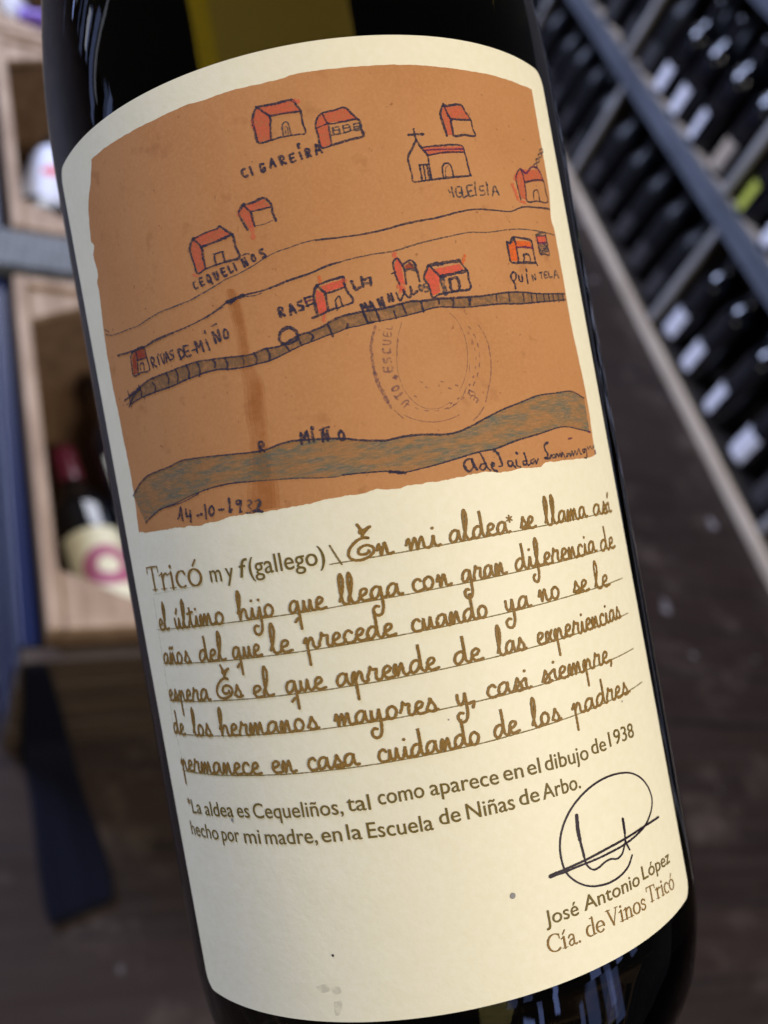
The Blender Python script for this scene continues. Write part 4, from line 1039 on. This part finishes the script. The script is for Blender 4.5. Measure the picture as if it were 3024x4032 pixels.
for wd, u0, v0, u1, v1 in HAND:
    u0, v0, u1, v1 = (k/100 for k in (u0, v0, u1, v1))
    adv = sum(HW[c_][0] for c_ in wd); sx = (u1-u0)/adv
    vb = 0.5*(v0+v1) - 0.13
    sl = max(-0.03, min(0.03, (v1-v0)/(u1-u0)))*0.5
    vb -= sl*(u1-u0)*0.5
    run = []; x = 0.0
    def flush():
        global run
        if len(run) > 1: ribbon(mb, run, 0.345, H_P+0.07, 0, 0.12, 0.12)
        run = []
    for c_ in wd:
        a, main, extra = HW[c_]
        jx, jy = rnd.uniform(-.03, .03), rnd.uniform(-.025, .025)
        if c_ in 'acdgqo' and run:
            run.append((u0+(x+.10)*sx, vb+.34*XH)); flush()
        for p in main:
            run.append((u0+(x+p[0]+jx)*sx, vb+(yy(p[1])+jy)*XH + sl*(x+p[0])*sx))
        if not main: flush()
        for e in extra:
            ribbon(mb, [(u0+(x+p[0]+jx)*sx, vb+(yy(p[1])+jy)*XH + sl*(x+p[0])*sx) for p in e], 0.345 if len(e) > 2 or c_ in ',' else 0.36, H_P+0.07, 0, 0.12, 0.10)
        x += a
        if c_ in 'Eo': flush()
    flush()
for q in RULES:
    (u0, v0), (u1, v1) = pairs(q)
    n = 30; yb = 0.5*(v0+v1) if abs(v1-v0) < 1 else None
    P = [(u0+(u1-u0)*k/n, v0+(v1-v0)*k/n + rnd.uniform(-.015, .015)) for k in range(n+1)]
    ribbon(mr, P, 0.15, H_P+0.055, 0, 0.5, 0.12)
for q in THIN: ribbon(mr, pairs(q), 0.085, H_P+0.05, 1, 0.5, 0.2)
ribbon(mr, pairs(MARKS[0]), 0.26, H_P+0.06, 0, 0.2, 0.1)
mb.build('handwritten_text', BROWN, label)
mr.build('ruled_lines', [RULE, FAINT], label)

# --- set type: sans words from the built-in face, serif words from drawn strokes
def text_mesh(s, off=0.0):
    cu = bpy.data.curves.new('type', 'FONT'); cu.body = s; cu.size = 1.0; cu.offset = off; cu.resolution_u = 5
    ob = bpy.data.objects.new('type', cu); COL.objects.link(ob)
    dg = bpy.context.evaluated_depsgraph_get(); ev = ob.evaluated_get(dg); me = ev.to_mesh()
    V = [(v.co.x, v.co.y) for v in me.vertices]; Fc = [tuple(p.vertices) for p in me.polygons]
    ev.to_mesh_clear(); bpy.data.objects.remove(ob); bpy.data.curves.remove(cu)
    return V, Fc
xV, _ = text_mesh('x'); XB = max(y for x, y in xV)
TXT = {'title_text': MB(), 'footnote_text': MB(), 'name_text': MB()}
SZ = {0: 1.46, 1: 1.5, 2: 1.24, 3: 1.16}
for wd, kd, u0, v0, u1, v1 in SANS:
    u0, v0, u1, v1 = (k/100 for k in (u0, v0, u1, v1))
    V, Fc = text_mesh(wd, 0.004)
    xa, xb = min(x for x, y in V), max(x for x, y in V)
    sx = (u1-u0)/(xb-xa); sy = SZ[kd]/XB
    shear = 0.22 if kd == 1 else 0.0
    LAY[0] += 1
    pts = []
    for x, y in V:
        uu = u0 + (x-xa)*sx; f_ = (uu-u0)/(u1-u0)
        pts.append(cyl(uu + shear*y*sy, v0+(v1-v0)*f_ + y*sy, H_P+0.06))
    fs = []
    for f in Fc:
        a, b_, c_ = (Vector(pts[k]) for k in f[:3])
        fs.append(f if (b_-a).cross(c_-a).dot(Vector((a.x, a.y, 0))) > 0 else tuple(reversed(f)))
    TXT['title_text' if kd < 2 else 'footnote_text' if kd == 2 else 'name_text'].add(pts, fs, 0)
TH, TN, SF = .20, .075, .06       # stem, hairline, serif in x-heights
def arc(cx, cy, rx, ry, a0, a1, n=14): return [(cx+rx*math.cos(math.radians(a0+(a1-a0)*k/n)), cy+ry*math.sin(math.radians(a0+(a1-a0)*k/n))) for k in range(n+1)]
def stem(x, y0, y1, foot=True, flag=False):
    s = [([(x, y0), (x, (y0+y1)/2), (x, y1)], TH)]
    if foot: s.append(([(x-.22, y0+.03), (x+.22, y0+.03)], SF))
    if flag: s.append(([(x-.24, y1-.12), (x-.02, y1-.02)], .08))
    return s
oo = lambda cx: [(arc(cx, .5, .36, .5, 90, 270), 'c'), (arc(cx, .5, .36, .5, 270, 450), 'c')]
SERIF = {
 'T': (1.08, [([(.54, 0), (.54, .75), (.54, 1.47)], TH), ([(.3, .03), (.78, .03)], SF), ([(.04, 1.47), (.54, 1.5), (1.04, 1.47)], .09), ([(.05, 1.5), (.03, 1.12)], .09), ([(1.03, 1.5), (1.05, 1.12)], .09)]),
 'r': (.72, stem(.26, 0, 1.0, True, True) + [([(.3, .68), (.44, .92), (.6, .97), (.66, .88)], .14)]),
 'i': (.50, stem(.25, 0, 1.0, True, True) + [([(.24, 1.36), (.26, 1.37)], .24)]),
 'í': (.50, stem(.25, 0, 1.0, True, True) + [([(.2, 1.26), (.42, 1.58)], .12)]),
 'c': (.80, [(arc(.44, .5, .36, .5, 60, 300), 'c'), ([(.62, .86), (.66, .8)], .18)]),
 'o': (.88, oo(.44)), 'ó': (.88, oo(.44) + [([(.42, 1.22), (.62, 1.55)], .13)]),
 'C': (1.20, [(arc(.68, .74, .58, .77, 50, 310, 22), 'c'), ([(1.08, 1.42), (1.09, 1.02)], .09)]),
 'a': (.82, [([(.16, .78), (.26, .95), (.44, .98), (.57, .85), (.58, .5), (.58, .14), (.72, .02), (.8, .08)], .15), ([(.56, .58), (.3, .5), (.14, .28), (.24, .04), (.44, .06), (.56, .22)], .13)]),
 '.': (.42, [([(.2, .09), (.22, .09)], .22)]), ' ': (.3, []),
 'd': (.94, [(arc(.42, .49, .34, .49, 75, 290), 'c'), ([(.7, .06), (.7, .8), (.7, 1.6)], TH), ([(.48, 1.56), (.7, 1.6)], .08), ([(.7, .04), (.92, .07)], .08)]),
 'e': (.80, [(arc(.42, .5, .35, .5, 0, 315, 22), 'c'), ([(.1, .54), (.76, .54)], TN)]),
 'V': (1.24, [([(.2, 1.48), (.62, .02)], TH), ([(.62, .02), (1.04, 1.48)], .09), ([(.02, 1.48), (.42, 1.48)], SF), ([(.86, 1.48), (1.22, 1.48)], SF)]),
 'n': (.98, stem(.24, 0, 1.0, True, True) + stem(.74, 0, .7) + [([(.28, .7), (.46, .94), (.64, .95), (.73, .72)], .14)]),
 's': (.70, [([(.56, .82), (.42, .98), (.2, .92), (.16, .7), (.34, .54), (.54, .4), (.54, .12), (.34, .01), (.12, .12)], .15), ([(.57, .95), (.57, .72)], .07), ([(.11, .06), (.11, .3)], .07)]),
}
for wd, kd, u0, v0, u1, v1 in SERIF_D:
    u0, v0, u1, v1 = (k/100 for k in (u0, v0, u1, v1))
    mb = TXT['title_text' if kd == 0 else 'name_text']
    xh = 2.12 if kd == 0 else 1.36
    adv = sum(SERIF[c_][0] for c_ in wd); sx = (u1-u0)/adv; x = 0
    for c_ in wd:
        a, ss = SERIF[c_]
        for pts, w in ss:
            P = [(u0+(x+p[0])*sx, v0+(v1-v0)*(x+p[0])/adv+p[1]*xh) for p in pts]
            if w == 'c':      # round strokes swell towards the sides
                cx = sum(p[0] for p in pts)/len(pts); n = len(pts)
                ww = xh*TH
                n_ = len(pts); xs = [p[0] for p in pts]; xm, xM = min(xs), max(xs)
                def tp(t, pts=pts):
                    i = min(int(t*(len(pts)-1)+0.5), len(pts)-1); i0, i1 = max(i-1, 0), min(i+1, len(pts)-1)
                    dx, dy = pts[i1][0]-pts[i0][0], pts[i1][1]-pts[i0][1]; l = math.hypot(dx, dy) or 1
                    return 0.4 + 0.65*abs(dy/l)
                ribbon(mb, P, ww, H_P+0.06, 1, 0.12, 0.05, True, tp)
            else: ribbon(mb, P, w*xh, H_P+0.06, 1, 0.15, 0.05)
        x += a
for nm, q_ in TXT.items(): q_.build(nm, [OLIVE, BROWN], label)

mb = MB()
for w, q in SIG: ribbon(mb, pairs(q), w, H_P+0.085, 0, 0.2, 0.08)
mb.build('signature', SIGN, label)
SPECK = [BROWN, SIGN, mat('grey_speck', (0.25, 0.24, 0.25), 0.7)]
for kd, q, r, t in DOTS:
    u, v = pairs(q)[0]; mb = MB()
    if kd == 'star' and t == 0:
        for k in range(3):
            a = PI*k/3 + .5
            ribbon(mb, [(u-r*math.cos(a), v-r*math.sin(a)), (u+r*math.cos(a), v+r*math.sin(a))], 0.2, H_P+0.06, 0, 0.2, 0.1)
        mb.build('asterisk', BROWN, label)
    else:
        ribbon(mb, [(u, v), (u+.10*r, v+.15*r)], r*1.5, H_P+0.06, 0, 0.2, 0.1); mb.build('speck', SPECK[t], label)
for q in SMUDGE_D:
    P = pairs(q); LAY[0] += 1; mb = MB()
    P2 = catmull(P+[P[0]], 0.12)
    mb.add([cyl(*p, H_P+0.03) for p in P2], [tuple(range(len(P2)))[::-1]], 0); mb.build('smudge', SMUDGE, label)

# ================================================================== the floor
m = MB(); m.add([(-5, -3, 0), (7, -3, 0), (7, 9, 0), (-5, 9, 0)], [(0, 1, 2, 3)])
tag(m.build('floor', floor_m), kind='structure')

def slab(pts, z0, z1):
    mb = MB(); n = len(pts)
    mb.add([(x, y, z0) for x, y in pts] + [(x, y, z1) for x, y in pts],
           [tuple(range(n-1, -1, -1)), tuple(range(n, 2*n))] + [(i, (i+1) % n, n+(i+1) % n, n+i) for i in range(n)])
    return mb
# ================================================================== wine crates, open side up
def make_crate(label, L_=0.50, W_=0.34, Hh=0.184, t=0.013):
    r = empty('wine_crate', label, 'wine crate', 'wine crates in a row on the floor')
    for x in (t/2, W_-t/2):
        mb = MB(); mb.box((x, L_/2, Hh/2+.002), (t, L_, Hh-.006)); pn = mb.build('side_panel', crate_face, r)
        mb = MB(); mb.box((x, L_/2, Hh-.0005), (t+.001, L_+.001, .009)); mb.build('rim', pine, pn, bevel=.001)
    for y in (t/2, L_-t/2):
        mb = MB(); mb.box((W_/2, y, Hh/2+.002), (W_-2*t-.001, t, Hh-.008)); pn = mb.build('end_panel', crate_face, r)
        mb = MB(); mb.box((W_/2, y, Hh-.0015), (W_-2*t-.003, t+.001, .009)); mb.build('rim', pine, pn, bevel=.001)
    mb = MB(); mb.box((W_/2, L_/2, .011), (W_-2*t-.001, L_-2*t-.001, .01)); mb.build('bottom_board', pine_dark, r)
    k = 0.105
    for sx, sy in ((0, 0), (1, 0), (0, 1), (1, 1)):
        x0, y0 = (t if not sx else W_-t), (t if not sy else L_-t); dx, dy = (1 if not sx else -1), (1 if not sy else -1)
        P = [(x0+.0005*dx, y0+.0005*dy), (x0+k*dx, y0+.0005*dy), (x0+.0005*dx, y0+k*.55*dy)]
        if dx*dy < 0: P = P[::-1]
        slab(P, Hh-.012, Hh-.003).build('corner_brace', pine, r)
    return r
CR = math.radians(8.6)
crate = make_crate('nearest open pine wine crate holding bottles with a plum ring label')
crate.location = (0.062, 0.468, 0); crate.rotation_euler.z = CR
crate_spots = (((-0.022, 1.062), 'middle pine wine crate behind the metal strip, holding a bottle with a red-marked label'),
               ((-0.098, 1.572), 'farthest pine wine crate at the end of the row, with a violet foil in it'))
for (x, y), lb in crate_spots:
    c = copy_tree(crate); c.location = (x, y, 0); c['label'] = lb

# dark plank box the crates stand in
pl = empty('display_box', 'dark brown plank display box around the row of pine crates', 'display box')
def on_box(x, y): return (0.062 + x*math.cos(CR) - y*math.sin(CR), 0.468 + x*math.sin(CR) + y*math.cos(CR))
for (x0, y0, x1, y1, nm) in ((-.024, -.026, .366, -.008, 'front_panel'), (-.024, 1.72, .366, 1.738, 'back_panel'), (-.024, -.0075, -.006, 1.7195, 'side_panel'), (.348, -.0075, .366, 1.7195, 'side_panel')):
    mb = MB()
    for k in range(4):
        cx, cy = on_box((x0+x1)/2, (y0+y1)/2); off = (-.002 if k % 2 else 0)
        mb.box((cx, cy, .0015+.0212+k*.0425), (x1-x0+off, y1-y0+off, .0415), 0, CR)
    mb.build(nm, navy_shade if nm == 'side_panel' else plinth_wood, pl, bevel=.0015)

# a thin dark strip on the box corner and floor, painting in its shadow
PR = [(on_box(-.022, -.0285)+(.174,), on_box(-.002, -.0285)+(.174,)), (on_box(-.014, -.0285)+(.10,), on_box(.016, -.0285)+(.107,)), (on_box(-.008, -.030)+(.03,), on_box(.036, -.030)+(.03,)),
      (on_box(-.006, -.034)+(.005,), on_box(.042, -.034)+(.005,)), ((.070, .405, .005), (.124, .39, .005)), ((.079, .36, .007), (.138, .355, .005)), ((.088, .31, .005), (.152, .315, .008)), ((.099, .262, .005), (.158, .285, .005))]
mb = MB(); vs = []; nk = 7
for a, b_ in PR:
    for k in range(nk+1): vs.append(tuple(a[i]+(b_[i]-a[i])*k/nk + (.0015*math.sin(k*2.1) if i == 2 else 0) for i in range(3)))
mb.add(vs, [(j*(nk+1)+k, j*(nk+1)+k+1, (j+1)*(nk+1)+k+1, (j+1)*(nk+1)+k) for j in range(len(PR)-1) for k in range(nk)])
painted_shadow = tag(mb.build('shadow_strip', navy, smooth=True), 'near-black strip painted as the shadow at the plank box corner and on the floor', 'painted_shadow')
md = painted_shadow.modifiers.new('sub', 'SUBSURF'); md.levels = md.render_levels = 2
md = painted_shadow.modifiers.new('thick', 'SOLIDIFY'); md.thickness = 0.0015; md.offset = 0

# galvanised strip between the first two crates
def on_crate(x, y): 
    return (0.062 + x*math.cos(CR) - y*math.sin(CR), 0.468 + x*math.sin(CR) + y*math.cos(CR))
st_ = MB()
c0 = on_crate(0.155, 0.553)
st_.box((c0[0], c0[1], 0.094), (0.42, 0.076, 0.188), 0, CR)
g_ = tag(st_.build('metal_channel', galv, bevel=.004), 'galvanised metal channel wedged between the first two pine crates', 'metal strip')

# ================================================================== lying bottles
BP = [(0, 0), (.030, .001), (.0365, .006), (.0375, .016), (.0375, .19), (.0355, .203), (.028, .222), (.0195, .240), (.0152, .258), (.0145, .300), (.0150, .302), (.0150, .316), (0, .317)]
def make_bottle(label, cat, group, foil, lab=None, emblem=None, cap_len=.062):
    r = empty('wine_bottle', label, cat, group)
    m = MB(); m.lathe(BP, 28); m.build('glass_body', blackglass, r, smooth=True)
    z0 = .319-cap_len
    m = MB(); m.lathe([(.0162, z0), (.0157, z0+.02), (.0155, .302), (.0162, .304), (.0160, .3175), (.012, .3188), (0, .319)], 22); m.build('capsule', CAPS[foil], r, smooth=True)
    if lab:
        m = MB(); m.lathe([(.0379, .038), (.0379, .155)], 24, 0, -1.15+PI/2, 1.15+PI/2); lo = m.build('paper_label', lab, r, smooth=True)
        if emblem:
            for (ra, rb, cy, mt, hh) in emblem:
                e = MB(); n = 36; vs = []
                for k in range(n):
                    for rr in [ra+(rb-ra)*i/6 for i in range(7)]:
                        a = 2*PI*k/n; u = rr*math.cos(a)/.0379; vs.append(((.0379+hh)*math.cos(PI/2+u), (.0379+hh)*math.sin(PI/2+u), cy+rr*math.sin(a)))
                e.add(vs, [(7*k+i, 7*k+i+1, (7*k+i+8) % (7*n), (7*k+i+7) % (7*n)) for k in range(n) for i in range(6)])
                e.build('emblem', mt, lo)
    return r
def lay(r, base, direction, roll=0.0, sc=1.0):
    """base point of the bottle, direction its neck points to; its label (local +y) turned up"""
    d = Vector(direction).normalized(); up = Vector((0, 0, 1)); s = d.cross(up).normalized(); y = s.cross(d).normalized()
    M = Matrix((s, y, d)).transposed().to_4x4(); 
    M = M @ Matrix.Rotation(roll, 4, 'Z') @ Matrix.Scale(sc, 4); M.translation = Vector(base); r.matrix_world = M

b1 = make_bottle('bottle with plum ring label and burgundy foil in the nearest crate', 'wine bottle', 'bottles lying in the crates', 'burgundy', creampaper, [(.0125, .029, .098, plumprint, .0002)], .085)
lay(b1, (0.150, 0.510, 0.078), (-0.247, 0.957, -0.10), .0)
b2 = make_bottle('bottle with small cream and plum label right of the burgundy foil, in the nearest crate', 'wine bottle', 'bottles lying in the crates', 'black', creampaper, [(.0, .016, .056, plumprint, .0002)], .06)
lay(b2, (0.188, 0.625, 0.098), (-0.247, 0.957, -0.08), .0)
b3 = make_bottle('black bottle with white red-marked label in the middle crate', 'wine bottle', 'bottles lying in the crates', 'black', whitepaper, [(.0, .010, .100, redprint, .0002)])
lay(b3, (0.036, 1.395, 0.10), (-0.035, -0.285, 0.0), -.15, 1.25)
b4 = make_bottle('bottle with violet foil in the farthest crate', 'wine bottle', 'bottles lying in the crates', 'violet', whitepaper)
lay(b4, (0.232, 1.82, 0.14), (-0.9, -0.30, 0.02), .0)
b5 = make_bottle('white-labelled bottle across the left of the farthest crate', 'wine bottle', 'bottles lying in the crates', 'grey', whitepaper)
lay(b5, (-0.108, 1.622, 0.145), (0.12, 1, -0.15), .2)

# ================================================================== the wine rack
XF, XB_ = 1.302, 1.69
rack = empty('wine_rack', 'long wooden bin rack of blue-grey shelves full of lying bottles', 'wine rack')
Y0, Y1 = 0.25, 4.6
m = MB(); m.box(((XF+XB_)/2, (Y0+Y1)/2, .014), (XB_-XF, Y1-Y0, .026)); sh_ = m.build('base_board', rack_back, rack)
m = MB(); m.box((XF-.004, (Y0+Y1)/2, .012), (.016, Y1-Y0, .023)); m.build('edge_strip', cream_wood, sh_, bevel=.002)
m = MB(); m.box((XB_+.008, (Y0+Y1)/2, .62), (.014, Y1-Y0, 1.2)); m.build('back_board', rack_back, rack)
for z in (.298, .62):
    m = MB(); m.box(((XF+XB_)/2+.011, (Y0+Y1)/2, z+.004), (XB_-XF-.022, Y1-Y0, .022)); sh_ = m.build('shelf', rack_back, rack)
    m = MB(); m.box((XF+.026, (Y0+Y1)/2, z+.0155), (.030, Y1-Y0, .012)); m.build('lip', cream_wood, sh_)
    m = MB(); m.box((XF, (Y0+Y1)/2, z), (.020, Y1-Y0, .044)); m.build('edge_strip', grey_wood, sh_, bevel=.002)
divs = {0: [.30, .90, 1.511, 2.13, 2.75, 3.37, 3.99], 1: [.35, .95, 1.572, 2.20, 2.82, 3.44, 4.06]}
for lv, (za, zb) in ((0, (.028, .287)), (1, (.320, .607))):
    for y in divs[lv]:
        m = MB(); m.box(((XF+XB_)/2+.004, y, (za+zb)/2), (XB_-XF-.012, .016, zb-za-.004)); dv = m.build('divider', rack_back, rack)
        m = MB(); m.box((XF+.004, y, (za+zb)/2), (.012, .020, zb-za-.002)); m.build('edge_strip', grey_div, dv, bevel=.001)

proto = {}
LBL = {'white': whitepaper, 'tan': tanpaper, 'lime': limepaper, 'charcoal': darkpaper}
def rack_bottle(kind, x, y, z, where, turn):
    """a bottle standing upright on a shelf, its narrow back label turned to the aisle"""
    lb = '%s label bottle standing in %s' % (kind, where)
    if kind not in proto:
        r = empty('wine_bottle', lb, 'wine bottle')
        m = MB(); m.lathe(BP, 28); m.build('glass_body', dullglass if kind == 'charcoal' else blackglass, r, smooth=True)
        m = MB(); m.lathe([(.0162, .257), (.0157, .277), (.0155, .302), (.0162, .304), (.0160, .3175), (.012, .3188), (0, .319)], 22); m.build('capsule', dullglass if kind == 'charcoal' else CAPS['black'], r, smooth=True)
        hw = .80 if kind != 'charcoal' else 1.0
        m = MB(); m.lathe([(.0378, .020), (.0378, .098)], 16, 0, -hw+PI, hw+PI); m.build('paper_label', LBL[kind], r, smooth=True)
        proto[kind] = r
    else: r = copy_tree(proto[kind])
    r['label'] = lb; r['group'] = 'rack bottles: ' + lb
    r.matrix_world = Matrix.Translation((x, y, z)) @ Matrix.Rotation(turn, 4, 'Z') @ Matrix.Diagonal((rr2.uniform(.92, 1.06),)*2 + (rr2.uniform(.74, .82), 1))
rr2 = random.Random(11)
WH = ('nearest', 'second', 'third', 'fourth', 'farthest')
ROWN = ('front row of', 'back row of')
KIND = {(0, 0): 'white', (0, 1): 'charcoal', (0, 2): 'charcoal', (0, 3): 'tan', (0, 4): 'charcoal', (1, 0): 'white', (1, 1): 'white', (1, 2): 'charcoal', (1, 3): 'tan', (1, 4): 'charcoal'}
for lv in (0, 1):
    za = .0285 if lv == 0 else .3135
    for bi in range(5):
        ya, yb = divs[lv][bi+1], divs[lv][bi+2] if bi else divs[lv][2]
        if bi == 0: ya, yb = divs[lv][1], divs[lv][2]
        for row in range(2):
            for k in range(5):
                y = yb - .056 - .121*k + rr2.uniform(-.012, .012) - (.03 if row else 0)
                if y < ya + .035 or (row and rr2.random() < .2): continue
                kind = KIND[(lv, bi)]
                if row: kind = 'charcoal'
                elif (lv, bi, k) in ((1, 0, 0),): kind = 'lime'
                elif kind == 'white' and (lv, bi, k) in ((0, 0, 4), (1, 1, 0)): kind = 'charcoal'
                elif kind == 'white' and (lv, bi, k) == (1, 1, 4): kind = 'tan'
                rack_bottle(kind, XF + .046 + .088*row + rr2.uniform(-.004, .006), y, za,
                            '%s the %s %s rack bin' % (ROWN[row], WH[bi], 'lower' if lv == 0 else 'upper'), rr2.uniform(-.25, .25) - .35)
